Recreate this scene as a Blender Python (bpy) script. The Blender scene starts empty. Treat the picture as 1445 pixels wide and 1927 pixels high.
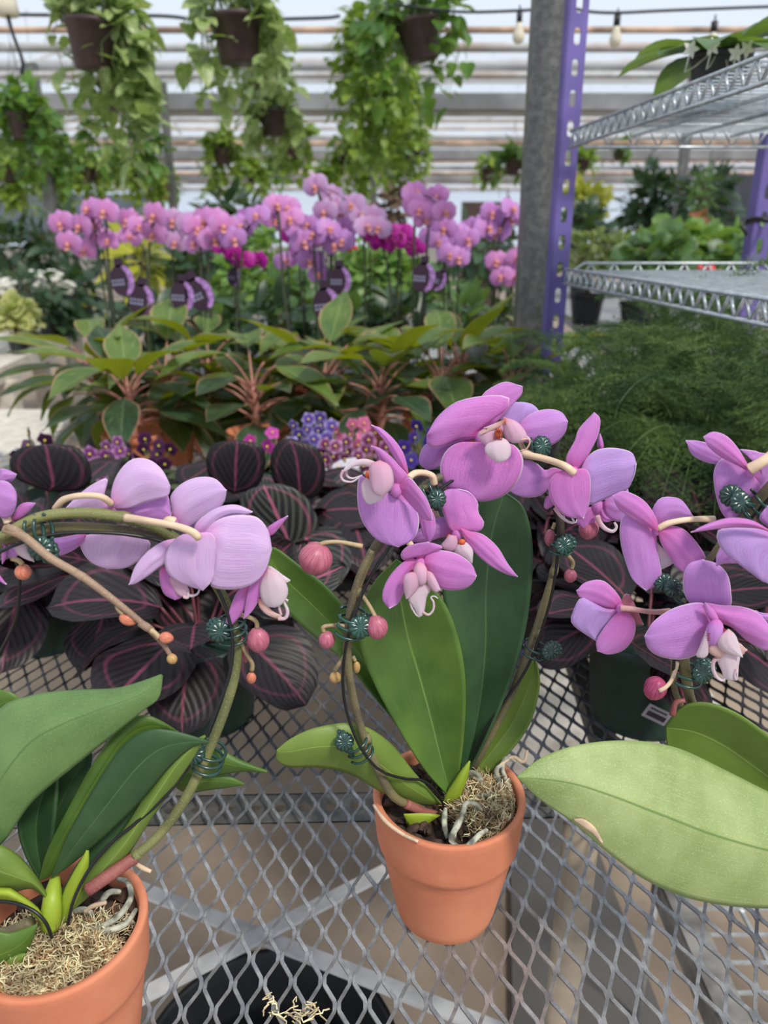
import bpy, math, random
import numpy as np
from mathutils import Vector, Matrix
from math import sin, cos, pi, radians, hypot

# ---------------------------------------------------------------- camera, sky, sun, exposure
SC = bpy.context.scene
COL = SC.collection
TH = radians(20.0)                      # camera looks 20 degrees down
CZ = 1.35
F = 1448.0                              # focal length in pixels of the 1445 x 1927 frame
cam = bpy.data.cameras.new('camera')
cam.sensor_fit = 'VERTICAL'
cam.sensor_height = 36.0
cam.lens = 36.0 * F / 1927.0
cam.clip_start = 0.02
cam.dof.use_dof = True
cam.dof.focus_distance = 0.56
cam.dof.aperture_fstop = cam.lens / 3.8
cobj = bpy.data.objects.new('camera', cam)
COL.objects.link(cobj)
cobj.location = (0, 0, CZ)
cobj.rotation_euler = (pi / 2 - TH, 0, 0)
SC.camera = cobj
vs = SC.view_settings
vs.view_transform = 'Standard'
vs.look = 'None'
vs.gamma = 1.0
vs.exposure = 0.20
vs.use_curve_mapping = False

world = bpy.data.worlds.new('sky')
SC.world = world
world.use_nodes = True
wn = world.node_tree
wn.nodes.clear()
wo = wn.nodes.new('ShaderNodeOutputWorld')
wb = wn.nodes.new('ShaderNodeBackground')
wb.inputs[0].default_value = (0.80, 0.88, 1.0, 1)
wb.inputs[1].default_value = 0.80
wn.links.new(wb.outputs[0], wo.inputs[0])

sun = bpy.data.lights.new('sun', 'SUN')
sun.energy = 2.5
sun.angle = radians(10)
sun.color = (1.0, 0.94, 0.84)
sobj = bpy.data.objects.new('sun', sun)
COL.objects.link(sobj)
sobj.rotation_euler = Vector((-0.42, 0.52, -0.85)).to_track_quat('-Z', 'Y').to_euler()


# ---------------------------------------------------------------- helpers
def P(px, py, Y):
    """point in the place that the photo shows at pixel (px, py), at distance Y ahead"""
    a = (px - 722.5) / F
    b = (py - 963.5) / F
    dY = cos(TH) - b * sin(TH)
    dZ = -(sin(TH) + b * cos(TH))
    t = Y / dY
    return Vector((a * t, Y, CZ + dZ * t))


def PZ(px, py, z):
    """point where the ray through the pixel meets the level z"""
    b = (py - 963.5) / F
    dY = cos(TH) - b * sin(TH)
    dZ = -(sin(TH) + b * cos(TH))
    return P(px, py, (z - CZ) / dZ * dY)


def pxsize(py, Y):
    b = (py - 963.5) / F
    return Y / (cos(TH) - b * sin(TH)) / F


def catmull(pts, n):
    pts = [np.array(p, float) for p in pts]
    if len(pts) == 2:
        pts = [pts[0], (pts[0] + pts[1]) / 2, pts[1]]
    ext = [2 * pts[0] - pts[1]] + pts + [2 * pts[-1] - pts[-2]]
    out = []
    k = 14
    for i in range(1, len(ext) - 2):
        p0, p1, p2, p3 = ext[i - 1:i + 3]
        for j in range(k):
            t = j / k
            out.append(0.5 * ((2 * p1) + (p2 - p0) * t + (2 * p0 - 5 * p1 + 4 * p2 - p3) * t * t + (3 * p1 - p0 - 3 * p2 + p3) * t ** 3))
    out.append(pts[-1])
    out = np.array(out)
    d = np.concatenate([[0], np.cumsum(np.linalg.norm(np.diff(out, axis=0), axis=1))])
    s = np.array(n) if hasattr(n, '__len__') else np.linspace(0, 1, n)
    return np.stack([np.interp(s * d[-1], d, out[:, c]) for c in range(out.shape[1])], 1)


class MB:
    def __init__(self):
        self.v = []; self.f = []; self.uv = []; self.mi = []; self.c = 0

    def add(self, verts, faces, uvs=None, mi=0):
        b = self.c
        self.v.extend([tuple(p) for p in verts])
        self.c += len(verts)
        self.uv.extend(uvs if uvs is not None else [(0.5, 0.5)] * len(verts))
        for f in faces:
            self.f.append(tuple(i + b for i in f))
            self.mi.append(mi)
        return b

    def grid(self, pts, nu, nv, uvs=None, mi=0, wrap=False):
        fs = []
        for i in range(nu - 1):
            for j in range(nv if wrap else nv - 1):
                k = (j + 1) % nv
                fs.append((i * nv + j, i * nv + k, (i + 1) * nv + k, (i + 1) * nv + j))
        self.add(pts, fs, uvs, mi)

    def box(self, c, s, rot=None, mi=0):
        c = Vector(c); h = Vector(s) / 2
        vs_ = []
        for x in (-1, 1):
            for y in (-1, 1):
                for z in (-1, 1):
                    p = Vector((x * h.x, y * h.y, z * h.z))
                    if rot is not None: p = rot @ p
                    vs_.append(c + p)
        self.add(vs_, [(0, 1, 3, 2), (4, 6, 7, 5), (0, 4, 5, 1), (2, 3, 7, 6), (0, 2, 6, 4), (1, 5, 7, 3)], None, mi)

    def bar(self, a, b, w, h, mi=0, up=(0, 0, 1)):
        a = Vector(a); b = Vector(b)
        d = (b - a)
        L = d.length
        if L < 1e-6: return
        d /= L
        u = Vector(up)
        s = d.cross(u)
        if s.length < 1e-4: s = d.cross(Vector((0, 1, 0)))
        s.normalize()
        u = s.cross(d)
        vs_ = [a + s * (w / 2 * i) + u * (h / 2 * j) for i, j in ((-1, -1), (1, -1), (1, 1), (-1, 1))] + \
              [b + s * (w / 2 * i) + u * (h / 2 * j) for i, j in ((-1, -1), (1, -1), (1, 1), (-1, 1))]
        self.add(vs_, [(0, 3, 2, 1), (4, 5, 6, 7), (0, 1, 5, 4), (1, 2, 6, 5), (2, 3, 7, 6), (3, 0, 4, 7)], None, mi)

    def tube(self, pts, r, n=8, mi=0, cap=True, res=None):
        if res:
            q = catmull(pts, res)
            pts = [Vector(p) for p in q]
        else:
            pts = [Vector(p) for p in pts]
        m = len(pts)
        if hasattr(r, '__len__'):
            rr = np.interp(np.linspace(0, 1, m), np.linspace(0, 1, len(r)), r)
        else:
            rr = [r] * m
        N = None
        ring = []
        for i in range(m):
            t = (pts[min(i + 1, m - 1)] - pts[max(i - 1, 0)])
            if t.length < 1e-9: t = Vector((0, 0, 1))
            t.normalize()
            if N is None:
                N = t.orthogonal().normalized()
            else:
                N = (N - t * N.dot(t))
                N = N.normalized() if N.length > 1e-6 else t.orthogonal().normalized()
            B = t.cross(N)
            for j in range(n):
                a = 2 * pi * j / n
                ring.append(pts[i] + (N * cos(a) + B * sin(a)) * rr[i])
        uvs = [(i / (m - 1), j / n) for i in range(m) for j in range(n)]
        self.grid(ring, m, n, uvs, mi, wrap=True)
        if cap:
            b = self.c - len(ring)
            self.f.append(tuple(b + j for j in range(n))[::-1]); self.mi.append(mi)
            self.f.append(tuple(b + (m - 1) * n + j for j in range(n))); self.mi.append(mi)

    def lathe(self, c, prof, n=40, mi=0, tilt=None):
        c = Vector(c)
        pts = []
        for r, z in prof:
            for j in range(n):
                a = 2 * pi * j / n
                p = Vector((r * cos(a), r * sin(a), z))
                if tilt is not None: p = tilt @ p
                pts.append(c + p)
        self.grid(pts, len(prof), n, [(j / n, i / len(prof)) for i in range(len(prof)) for j in range(n)], mi, wrap=True)

    def disc(self, c, r, n=24, mi=0, jit=0.0, rings=4, h=0.0, rnd=random):
        c = Vector(c)
        pts = [c + Vector((0, 0, h))]
        for i in range(1, rings + 1):
            for j in range(n):
                a = 2 * pi * j / n
                rr = r * i / rings
                pts.append(c + Vector((rr * cos(a), rr * sin(a), h * (1 - (i / rings) ** 2) + rnd.uniform(-jit, jit) * (i < rings))))
        fs = [(0, 1 + j, 1 + (j + 1) % n) for j in range(n)]
        for i in range(rings - 1):
            for j in range(n):
                a = 1 + i * n + j; b = 1 + i * n + (j + 1) % n
                fs.append((a, a + n, b + n, b))
        self.add(pts, fs, None, mi)

    def blob(self, c, rad, rot=None, n=12, m=9, mi=0, f=None):
        c = Vector(c)
        pts = []
        for i in range(m):
            th = pi * (0.02 + 0.96 * i / (m - 1))
            for j in range(n):
                a = 2 * pi * j / n
                k = 1.0 if f is None else f(i / (m - 1), a)
                p = Vector((rad[0] * sin(th) * cos(a) * k, rad[1] * sin(th) * sin(a) * k, rad[2] * cos(th)))
                if rot is not None: p = rot @ p
                pts.append(c + p)
        self.grid(pts, m, n, [(i / (m - 1), j / n) for i in range(m) for j in range(n)], mi, wrap=True)
        b = self.c - len(pts)
        self.f.append(tuple(b + j for j in range(n))[::-1]); self.mi.append(mi)
        self.f.append(tuple(b + (m - 1) * n + j for j in range(n))); self.mi.append(mi)

    def build(self, name, mats, parent=None, solid=0.0, smooth=True, offset=-1, sub=0):
        if not isinstance(mats, (list, tuple)): mats = [mats]
        me = bpy.data.meshes.new(name)
        off = ORG.get(parent.name, Vector((0, 0, 0))) if parent else Vector((0, 0, 0))
        co = np.array(self.v, dtype=float) - np.array(off)
        me.from_pydata(co.tolist(), [], self.f)
        ul = me.uv_layers.new(name='UVMap')
        li = np.zeros(len(me.loops), dtype=np.int32)
        me.loops.foreach_get('vertex_index', li)
        ul.data.foreach_set('uv', np.array(self.uv, dtype=np.float32)[li].ravel())
        for m in mats: me.materials.append(m)
        me.polygons.foreach_set('material_index', self.mi)
        if smooth: me.polygons.foreach_set('use_smooth', [True] * len(me.polygons))
        me.update()
        o = bpy.data.objects.new(name, me)
        COL.objects.link(o)
        if parent:
            o.parent = parent
            ORG[o.name] = off
        if solid:
            s = o.modifiers.new('thickness', 'SOLIDIFY'); s.thickness = solid; s.offset = offset
            s.use_even_offset = False
        if sub:
            s = o.modifiers.new('smooth', 'SUBSURF'); s.levels = sub; s.render_levels = sub
        return o


ORG = {}


def thing(name, label, cat, loc=(0, 0, 0), group=None, kind=None):
    o = bpy.data.objects.new(name, None)
    COL.objects.link(o)
    o.location = loc
    o.empty_display_size = 0.05
    ORG[o.name] = Vector(loc)
    return tag(o, label, cat, group, kind)


def tag(o, label=None, cat=None, group=None, kind=None):
    if label: o['label'] = label
    if cat: o['category'] = cat
    if group: o['group'] = group
    if kind: o['kind'] = kind
    return o


def copy_tree(o, parent=None):
    c = o.copy()
    COL.objects.link(c)
    c.parent = parent
    for ch in [x for x in o.children]:
        copy_tree(ch, c)
    return c


WP = {
    'ovate': lambda u: (sin(pi * min(1, u ** 0.72)) ** 0.85),
    'heart': lambda u: (0.62 + 0.75 * u if u < 0.18 else 0) if u < 0.02 else (sin(pi * (u ** 0.55)) ** 0.8 if u > .05 else 0.75),
    'round': lambda u: (max(0.0, 1 - (2 * u - 1) ** 2) ** 0.5) * (1.0 if u < .55 else 1 - .25 * (u - .55)),
    'lance': lambda u: (sin(pi * min(1, u ** 0.8)) ** 1.15),
    'strap': lambda u: min(1, 4 * u) * (1 - max(0, (u - .6) / .4) ** 2.2) ** 0.7 if u < 1 else 0,
}


def leaf(mb, b, d, n, L, W, bend=0.3, nu=7, nv=5, prof='ovate', fold=0.15, wav=0.0, mi=0, cup=0.0):
    b = Vector(b); d = Vector(d).normalized(); n = Vector(n)
    s = d.cross(n)
    if s.length < 1e-5: s = d.orthogonal()
    s.normalize(); n = s.cross(d).normalized()
    pts = []; uvs = []
    f = WP[prof]
    pos = b.copy(); dd = d.copy()
    for i in range(nu):
        u = i / (nu - 1)
        a = bend * u
        if i:
            dd = (d * cos(a * 1.0) - n * sin(a * 1.0))
            pos = pos + dd * (L / (nu - 1))
        nn = s.cross(dd)
        w = W / 2 * f(u)
        for j in range(nv):
            v = -1 + 2 * j / (nv - 1)
            off = s * (w * v) + nn * (fold * W * .5 * abs(v) * f(u) - cup * W * v * v + wav * W * sin(9 * u + 2 * v) * abs(v))
            pts.append(pos + off); uvs.append((u, v))
    mb.grid(pts, nu, nv, uvs, mi)



# ---------------------------------------------------------------- materials
def s2l(c):
    return tuple(((x / 255) / 12.92 if x / 255 <= 0.04045 else ((x / 255 + 0.055) / 1.055) ** 2.4) for x in c) + (1,)


class NT:
    def __init__(self, name):
        self.m = bpy.data.materials.new(name)
        self.m.use_nodes = True
        self.t = self.m.node_tree
        self.t.nodes.clear()
        self.out = self.t.nodes.new('ShaderNodeOutputMaterial')

    def n(self, ty, **kw):
        nd = self.t.nodes.new(ty)
        for k, v in kw.items():
            if k.startswith('i_'):
                key = k[2:]
                key = int(key) if key.isdigit() else key.replace('_', ' ')
                nd.inputs[key].default_value = v
            else:
                setattr(nd, k, v)
        return nd

    def l(self, a, b):
        self.t.links.new(a, b)

    def math(self, op, a, b=None, c=None):
        nd = self.t.nodes.new('ShaderNodeMath'); nd.operation = op
        for i, x in enumerate((a, b, c)):
            if x is None: continue
            if hasattr(x, 'links'): self.l(x, nd.inputs[i])
            else: nd.inputs[i].default_value = x
        return nd.outputs[0]

    def ss(self, x, a, b, lo=0.0, hi=1.0):
        nd = self.t.nodes.new('ShaderNodeMapRange'); nd.interpolation_type = 'SMOOTHSTEP'
        self.l(x, nd.inputs[0])
        nd.inputs[1].default_value = a; nd.inputs[2].default_value = b
        nd.inputs[3].default_value = lo; nd.inputs[4].default_value = hi
        return nd.outputs[0]

    def mix(self, f, a, b):
        nd = self.t.nodes.new('ShaderNodeMix'); nd.data_type = 'RGBA'
        for i, x in ((0, f), (6, a), (7, b)):
            if hasattr(x, 'links'): self.l(x, nd.inputs[i])
            else: nd.inputs[i].default_value = x
        return nd.outputs[2]

    def noise(self, scale, vec=None, detail=3.0, rough=0.5):
        nd = self.n('ShaderNodeTexNoise')
        nd.inputs['Scale'].default_value = scale
        nd.inputs['Detail'].default_value = detail
        nd.inputs['Roughness'].default_value = rough
        if vec is None:
            tc = self.n('ShaderNodeTexCoord'); vec = tc.outputs['Object']
        self.l(vec, nd.inputs['Vector'])
        return nd.outputs['Fac']

    def uv(self):
        tc = self.n('ShaderNodeTexCoord')
        sx = self.n('ShaderNodeSeparateXYZ')
        self.l(tc.outputs['UV'], sx.inputs[0])
        return sx.outputs[0], sx.outputs[1]

    def vec(self, x, y, z=0.0):
        nd = self.n('ShaderNodeCombineXYZ')
        for i, q in enumerate((x, y, z)):
            if hasattr(q, 'links'): self.l(q, nd.inputs[i])
            else: nd.inputs[i].default_value = q
        return nd.outputs[0]

    def surf(self, col, rough=0.5, metal=0.0, bump=None, bs=0.2, trans=0.0, tcol=None, spec=0.5, coat=0.0):
        p = self.n('ShaderNodeBsdfPrincipled')
        for key, x in (('Base Color', col), ('Roughness', rough), ('Metallic', metal)):
            if hasattr(x, 'links'): self.l(x, p.inputs[key])
            else: p.inputs[key].default_value = x
        p.inputs['Specular IOR Level'].default_value = spec
        p.inputs['Coat Weight'].default_value = coat
        if bump is not None:
            b = self.n('ShaderNodeBump'); b.inputs['Strength'].default_value = bs; b.inputs['Distance'].default_value = 0.002
            self.l(bump, b.inputs['Height'])
            self.l(b.outputs[0], p.inputs['Normal'])
        res = p.outputs[0]
        if trans > 0:
            t = self.n('ShaderNodeBsdfTranslucent')
            tc = tcol if tcol is not None else col
            if hasattr(tc, 'links'): self.l(tc, t.inputs[0])
            else: t.inputs[0].default_value = tc
            mx = self.n('ShaderNodeMixShader'); mx.inputs[0].default_value = trans
            self.l(res, mx.inputs[1]); self.l(t.outputs[0], mx.inputs[2])
            res = mx.outputs[0]
        self.l(res, self.out.inputs[0])
        return self.m


def flat(name, rgb, rough=0.6, metal=0.0, var=0.12, scale=25, bs=0.1, spec=0.5, trans=0.0):
    """a plain material with a little procedural mottling"""
    t = NT(name)
    c = s2l(rgb)
    nz = t.noise(scale)
    dark = tuple(x * (1 - var * 1.6) for x in c[:3]) + (1,)
    lite = tuple(min(1, x * (1 + var)) for x in c[:3]) + (1,)
    col = t.mix(t.ss(nz, 0.3, 0.7), dark, lite)
    return t.surf(col, rough, metal, nz, bs, trans=trans, spec=spec)


def petal_mat(name, tip, mid, base, trans=0.22, edge=(244, 226, 246), vein=0.5):
    t = NT(name)
    u, v = t.uv()
    av = t.math('ABSOLUTE', v)
    # fan of fine veins that run from the base to the rim
    vx = t.math('MULTIPLY', v, 20.0)
    ux = t.math('MULTIPLY', u, 1.3)
    nz = t.noise(2.2, t.vec(vx, ux), 4.0, 0.6)
    nz2 = t.noise(7.0, t.vec(t.math('MULTIPLY', v, 6.0), t.math('MULTIPLY', u, 6.0)), 5.0, 0.7)
    col = t.mix(t.ss(u, 0.0, 0.38), s2l(base), s2l(mid))
    col = t.mix(t.ss(u, 0.35, 1.0), col, s2l(tip))
    dk = tuple(a * b for a, b in zip(s2l(mid)[:3], (0.86, 0.62, 0.90))) + (1,)
    col = t.mix(t.math('MULTIPLY', t.ss(nz, 0.47, 0.66), vein), col, dk)
    col = t.mix(t.math('MULTIPLY', t.ss(nz2, 0.42, 0.75), 0.30), col, s2l(edge))
    col = t.mix(t.math('MULTIPLY', t.ss(av, 0.0, 0.05, 1.0, 0.0), 0.22), col, dk)
    rim = t.math('MAXIMUM', t.ss(av, 0.94, 0.985), t.ss(u, 0.975, 1.0))
    col = t.mix(t.math('MULTIPLY', rim, 0.75), col, s2l(edge))
    rel = t.math('ADD', nz, t.math('MULTIPLY', nz2, .5))
    return t.surf(col, 0.45, 0, rel, 0.42, trans=trans, spec=0.35)


def leaf_mat(name, c1, c2, mid, trans=0.12, rough=0.38, vein=0.5, dust=0.0, edge=None, tc=None):
    t = NT(name)
    u, v = t.uv()
    av = t.math('ABSOLUTE', v)
    tcn = t.n('ShaderNodeTexCoord')
    streak = t.noise(3.0, t.vec(t.math('MULTIPLY', v, 16.0), t.math('MULTIPLY', u, 2.0)), 4.0, 0.6)
    big = t.noise(14.0, tcn.outputs['Object'], 3.0, 0.6)
    col = t.mix(t.ss(big, 0.3, 0.72), s2l(c1), s2l(c2))
    col = t.mix(t.math('MULTIPLY', t.ss(streak, 0.45, 0.75), vein), col, s2l(c2))
    if dust:
        fine = t.noise(900.0, tcn.outputs['Object'], 2.0, 0.7)
        col = t.mix(t.math('MULTIPLY', t.ss(fine, 0.5, 0.75), dust), col, s2l((214, 220, 178)))
    col = t.mix(t.math('MULTIPLY', t.ss(av, 0.0, 0.035, 1.0, 0.0), 0.8), col, s2l(mid))
    if edge: col = t.mix(t.math('MULTIPLY', t.ss(av, 0.95, 1.0), 0.8), col, s2l(edge))
    return t.surf(col, rough, 0, streak, 0.12, trans=trans, tcol=(s2l(tc) if tc else None), spec=0.4)


M = {}
M['petal'] = petal_mat('orchid_petal_lilac', (214, 154, 232), (216, 148, 228), (230, 112, 198), vein=.8)
M['petal_pink'] = petal_mat('orchid_petal_pink', (222, 146, 226), (226, 134, 218), (232, 96, 180), vein=.8)
M['petal_pale'] = petal_mat('orchid_petal_pale_back', (234, 200, 246), (236, 200, 246), (238, 160, 222), trans=0.18, vein=0.7)
M['petal_lav'] = petal_mat('orchid_petal_lavender', (212, 176, 240), (210, 168, 238), (228, 134, 210), trans=0.25, vein=.7)
M['petal_coral'] = petal_mat('orchid_petal_coral_tip', (222, 136, 150), (216, 130, 150), (222, 170, 160), trans=0.25)
M['lip_white'] = petal_mat('orchid_lip_blush', (246, 236, 242), (244, 222, 232), (240, 196, 206), trans=0.3, vein=0.1)
M['lip_pink'] = petal_mat('orchid_lip_pink', (240, 206, 226), (238, 190, 216), (234, 150, 176), trans=0.25, vein=0.15)
M['lip_peach'] = petal_mat('orchid_lip_peach', (236, 190, 176), (240, 200, 190), (222, 130, 100), trans=0.2, vein=0.1)
M['throat'] = flat('orchid_throat_orange', (206, 96, 50), 0.5)
M['stripe'] = flat('orchid_stripe_red', (150, 36, 44), 0.5)
M['pedicel'] = flat('pedicel_cream', (228, 200, 170), 0.5, var=0.1, scale=60)
M['pedicel_bud'] = flat('bud_stalk_olive', (172, 150, 112), 0.5, var=0.2, scale=80)
M['pedicel_pink'] = flat('pedicel_pink', (214, 160, 158), 0.5, var=0.12, scale=60)
M['leaf_fresh'] = leaf_mat('orchid_leaf_green', (66, 98, 36), (96, 128, 52), (128, 156, 78), tc=(150, 190, 50))
M['leaf_deep'] = leaf_mat('orchid_leaf_deep_green', (44, 76, 44), (66, 98, 60), (92, 126, 78), rough=0.45)
M['leaf_olive'] = leaf_mat('orchid_leaf_olive', (100, 126, 52), (122, 146, 66), (160, 180, 100), tc=(160, 190, 60))
M['leaf_grey'] = leaf_mat('orchid_leaf_dusty', (88, 122, 68), (116, 148, 88), (84, 112, 62), dust=0.12, rough=0.5)
M['leaf_pale_lit'] = leaf_mat('orchid_leaf_pale_lit', (128, 150, 82), (168, 184, 122), (92, 122, 60), dust=0.42, rough=0.45, edge=(150, 176, 110))  # paler base colour holds grazing light as well as leaf dust
M['leaf_yellow'] = leaf_mat('orchid_leaf_base_lime', (150, 180, 50), (180, 200, 70), (190, 210, 90), trans=0.25)
M['wire'] = flat('hoop_wire_black', (22, 24, 26), 0.35, var=0.2)
M['clip'] = flat('plant_clip_green', (34, 74, 66), 0.25, var=0.25, spec=0.7)


def bud_mat(name, a, b):
    t = NT(name)
    u, v = t.uv()
    st = t.noise(3.0, t.vec(t.math('MULTIPLY', v, 22.0), t.math('MULTIPLY', u, 1.2)), 3.0)
    col = t.mix(t.ss(st, 0.35, 0.65), s2l(a), s2l(b))
    return t.surf(col, 0.42, 0, st, 0.06)


M['bud'] = bud_mat('orchid_bud_rose', (164, 82, 106), (192, 112, 132))
M['bud_small'] = bud_mat('orchid_bud_coral', (190, 96, 84), (212, 140, 104))
M['bud_green'] = bud_mat('orchid_bud_lime', (176, 168, 88), (190, 120, 96))
M['bud_red'] = bud_mat('orchid_bud_crimson', (150, 44, 88), (196, 84, 124))


def stem_mat(name, a, b, sp):
    t = NT(name)
    nz = t.noise(30.0)
    fine = t.noise(900.0, None, 2.0, 0.6)
    col = t.mix(t.ss(nz, 0.35, 0.65), s2l(a), s2l(b))
    col = t.mix(t.math('MULTIPLY', t.ss(fine, 0.55, 0.7), 0.5), col, s2l(sp))
    return t.surf(col, 0.6, 0, fine, 0.15)


M['stem'] = stem_mat('flower_stem_olive_brown', (92, 84, 66), (120, 112, 78), (156, 148, 106))
M['stem_green'] = stem_mat('flower_stem_olive', (96, 100, 60), (126, 128, 78), (156, 154, 104))
M['stem_red'] = stem_mat('flower_stem_maroon', (134, 72, 70), (156, 96, 88), (180, 130, 110))
M['branch'] = stem_mat('flower_branch_taupe', (136, 110, 92), (160, 134, 110), (190, 168, 140))


def terracotta():
    t = NT('terracotta')
    nz = t.noise(9.0, None, 4.0, 0.6)
    fine = t.noise(260.0, None, 3.0, 0.6)
    bloom = t.noise(22.0, None, 5.0, 0.7)
    col = t.mix(t.ss(nz, 0.3, 0.7), s2l((204, 124, 92)), s2l((220, 144, 110)))
    col = t.mix(t.math('MULTIPLY', t.ss(bloom, 0.62, 0.85), 0.35), col, s2l((232, 176, 148)))
    return t.surf(col, 0.78, 0, fine, 0.12, spec=0.3)


M['terracotta'] = terracotta()
M['bark'] = flat('potting_bark', (66, 50, 40), 0.9, var=0.5, scale=60, bs=1.0)
M['moss'] = flat('dry_moss', (240, 218, 176), 0.9, var=0.3, scale=90)
M['moss_dark'] = flat('dry_moss_brown', (178, 140, 102), 0.9, var=0.4, scale=90)
M['root'] = flat('aerial_root', (164, 164, 148), 0.8, var=0.45, scale=120, bs=.6)
M['root_dry'] = flat('dry_husk', (206, 180, 152), 0.8, var=0.2, scale=60)


def galv(name, a, b, rough=0.42, metal=0.55):
    t = NT(name)
    nz = t.noise(60.0, None, 4.0, 0.65)
    sp = t.noise(14.0, None, 2.0)
    col = t.mix(t.ss(nz, 0.35, 0.7), s2l(a), s2l(b))
    col = t.mix(t.math('MULTIPLY', t.ss(sp, 0.55, 0.8), 0.3), col, s2l((188, 176, 160)))
    return t.surf(col, rough, metal, nz, 0.25)


M['mesh'] = galv('galvanised_mesh', (130, 132, 135), (174, 175, 176), .38, .45)
M['steel'] = galv('galvanised_steel', (98, 98, 96), (128, 128, 124), 0.5, 0.4)
M['wireshelf'] = galv('zinc_wire', (176, 184, 190), (210, 216, 220), 0.35, 0.5)
M['purple'] = flat('purple_paint', (112, 98, 166), 0.45, var=0.15, scale=8)

# ---------------------------------------------------------------- the setting
def struct(mb, name, mats, smooth=False, **k):
    o = mb.build(name, mats, smooth=smooth, **k)
    o['kind'] = 'structure'
    return o


def floor_mat():
    t = NT('concrete_floor')
    a = t.noise(1.6, None, 5.0, 0.6)
    b = t.noise(40.0, None, 4.0, 0.7)
    col = t.mix(t.ss(a, 0.3, 0.7), s2l((140, 124, 108)), s2l((166, 150, 132)))
    col = t.mix(t.math('MULTIPLY', t.ss(b, 0.55, 0.75), 0.4), col, s2l((112, 96, 82)))
    return t.surf(col, 0.85, 0, b, 0.3)


mb = MB()
mb.add([(-16, -4, 0), (16, -4, 0), (16, 27.2, 0), (-16, 27.2, 0)], [(0, 1, 2, 3)])
struct(mb, 'floor', floor_mat())
M['joint'] = flat('floor_joint', (62, 56, 50), 0.95)
tno = [0]


def trim(mb, mat, smooth=True):
    tno[0] += 1
    return struct(mb, 'trim_%d' % tno[0], mat, smooth)


mb = MB(); mb.box((0.43, 1.0, 0.002), (0.012, 6.0, 0.004), Matrix.Rotation(radians(14), 3, 'Z'))
trim(mb, M['joint'], False)

M['pipe_white'] = None
t = NT('weathered_pipe')
nz = t.noise(3.0, None, 4.0, 0.7); n2 = t.noise(0.8, None, 2.0)
c = t.mix(t.ss(nz, 0.4, 0.62), s2l((206, 206, 206)), s2l((176, 174, 170)))
c = t.mix(t.math('MULTIPLY', t.ss(n2, 0.52, 0.66), 0.4), c, s2l((176, 130, 100)))
M['pipe_white'] = t.surf(c, 0.6, 0, nz, 0.1)
M['gutter'] = flat('gutter_grey', (150, 150, 152), 0.6, var=0.2, scale=2)
M['pipe_rust'] = flat('rusty_pipe', (196, 164, 138), 0.7, var=0.35, scale=3)

t = NT('roof_polycarbonate')
tr = t.n('ShaderNodeBsdfTransparent'); tr.inputs[0].default_value = (0.96, 0.98, 1, 1)
tl = t.n('ShaderNodeBsdfTranslucent'); tl.inputs[0].default_value = (0.9, 0.92, 0.95, 1)
mx = t.n('ShaderNodeMixShader'); mx.inputs[0].default_value = 0.25
t.l(tr.outputs[0], mx.inputs[1]); t.l(tl.outputs[0], mx.inputs[2]); t.l(mx.outputs[0], t.out.inputs[0])
M['roof'] = t.m

EAVE, RIDGE, BAY, Y0 = 2.75, 3.75, 6.0, 3.4
mb = MB()
for b in range(4):
    y0 = Y0 + b * BAY; ym = y0 + BAY / 2; y1 = y0 + BAY
    mb.add([(-15, y0, EAVE), (15, y0, EAVE), (15, ym, RIDGE), (-15, ym, RIDGE)], [(0, 1, 2, 3)])
    mb.add([(-15, ym, RIDGE), (15, ym, RIDGE), (15, y1, EAVE), (-15, y1, EAVE)], [(0, 1, 2, 3)])
struct(mb, 'ceiling', M['roof'])
R5 = random.Random(5)
for b in range(4):
    y0 = Y0 + b * BAY
    for k in range(1, 5):
        y = y0 + BAY * k / 5.0
        z = EAVE + (RIDGE - EAVE) * (1 - abs(k / 2.5 - 1)) - 0.05
        mb = MB(); r = R5.choice((0.028, 0.036, 0.045))
        mb.tube([(-15, y, z), (15, y, z + R5.uniform(-.02, .02))], r, 8)
        trim(mb, M['pipe_white'] if R5.random() < 0.62 else M['pipe_rust'])
    for yy, zz, r in ((y0 + 0.4, EAVE - 0.12, 0.045), (y0 + 2.6, EAVE - 0.22, 0.03), (y0 + 4.3, EAVE - 0.1, 0.03)):
        mb = MB(); mb.tube([(-15, yy, zz), (15, yy, zz)], r, 8)
        trim(mb, M['pipe_white'] if R5.random() < 0.6 else M['pipe_rust'])
    mb = MB(); mb.box((0, y0 + BAY, EAVE - 0.08), (30, 0.26, 0.16)); trim(mb, M['gutter'], False)
    mb = MB(); mb.box((0, y0 + BAY - 0.9, EAVE + 0.06), (30, 0.05, 0.10)); trim(mb, M['gutter'], False)
    # rafters down both slopes
    for x in (-9, -4.6, 0.25, 4.9, 9.5):
        mb = MB()
        mb.bar((x, y0, EAVE), (x, y0 + 3, RIDGE), 0.05, 0.05)
        mb.bar((x, y0 + 3, RIDGE), (x, y0 + 6, EAVE), 0.05, 0.05)
        trim(mb, M['pipe_white'], False)
for yy_, zz_ in ((3.22, 2.875),):
    mb = MB(); mb.tube([(-3.5, yy_, zz_), (3.5, yy_, zz_)], .02, 8); trim(mb, M['pipe_white'])
for x_ in (-3.4, 0.12, 3.4):
    mb = MB(); mb.bar((x_, 3.22, 2.875), (x_, 3.42, 2.8), .03, .03); trim(mb, M['pipe_white'], False)

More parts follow.
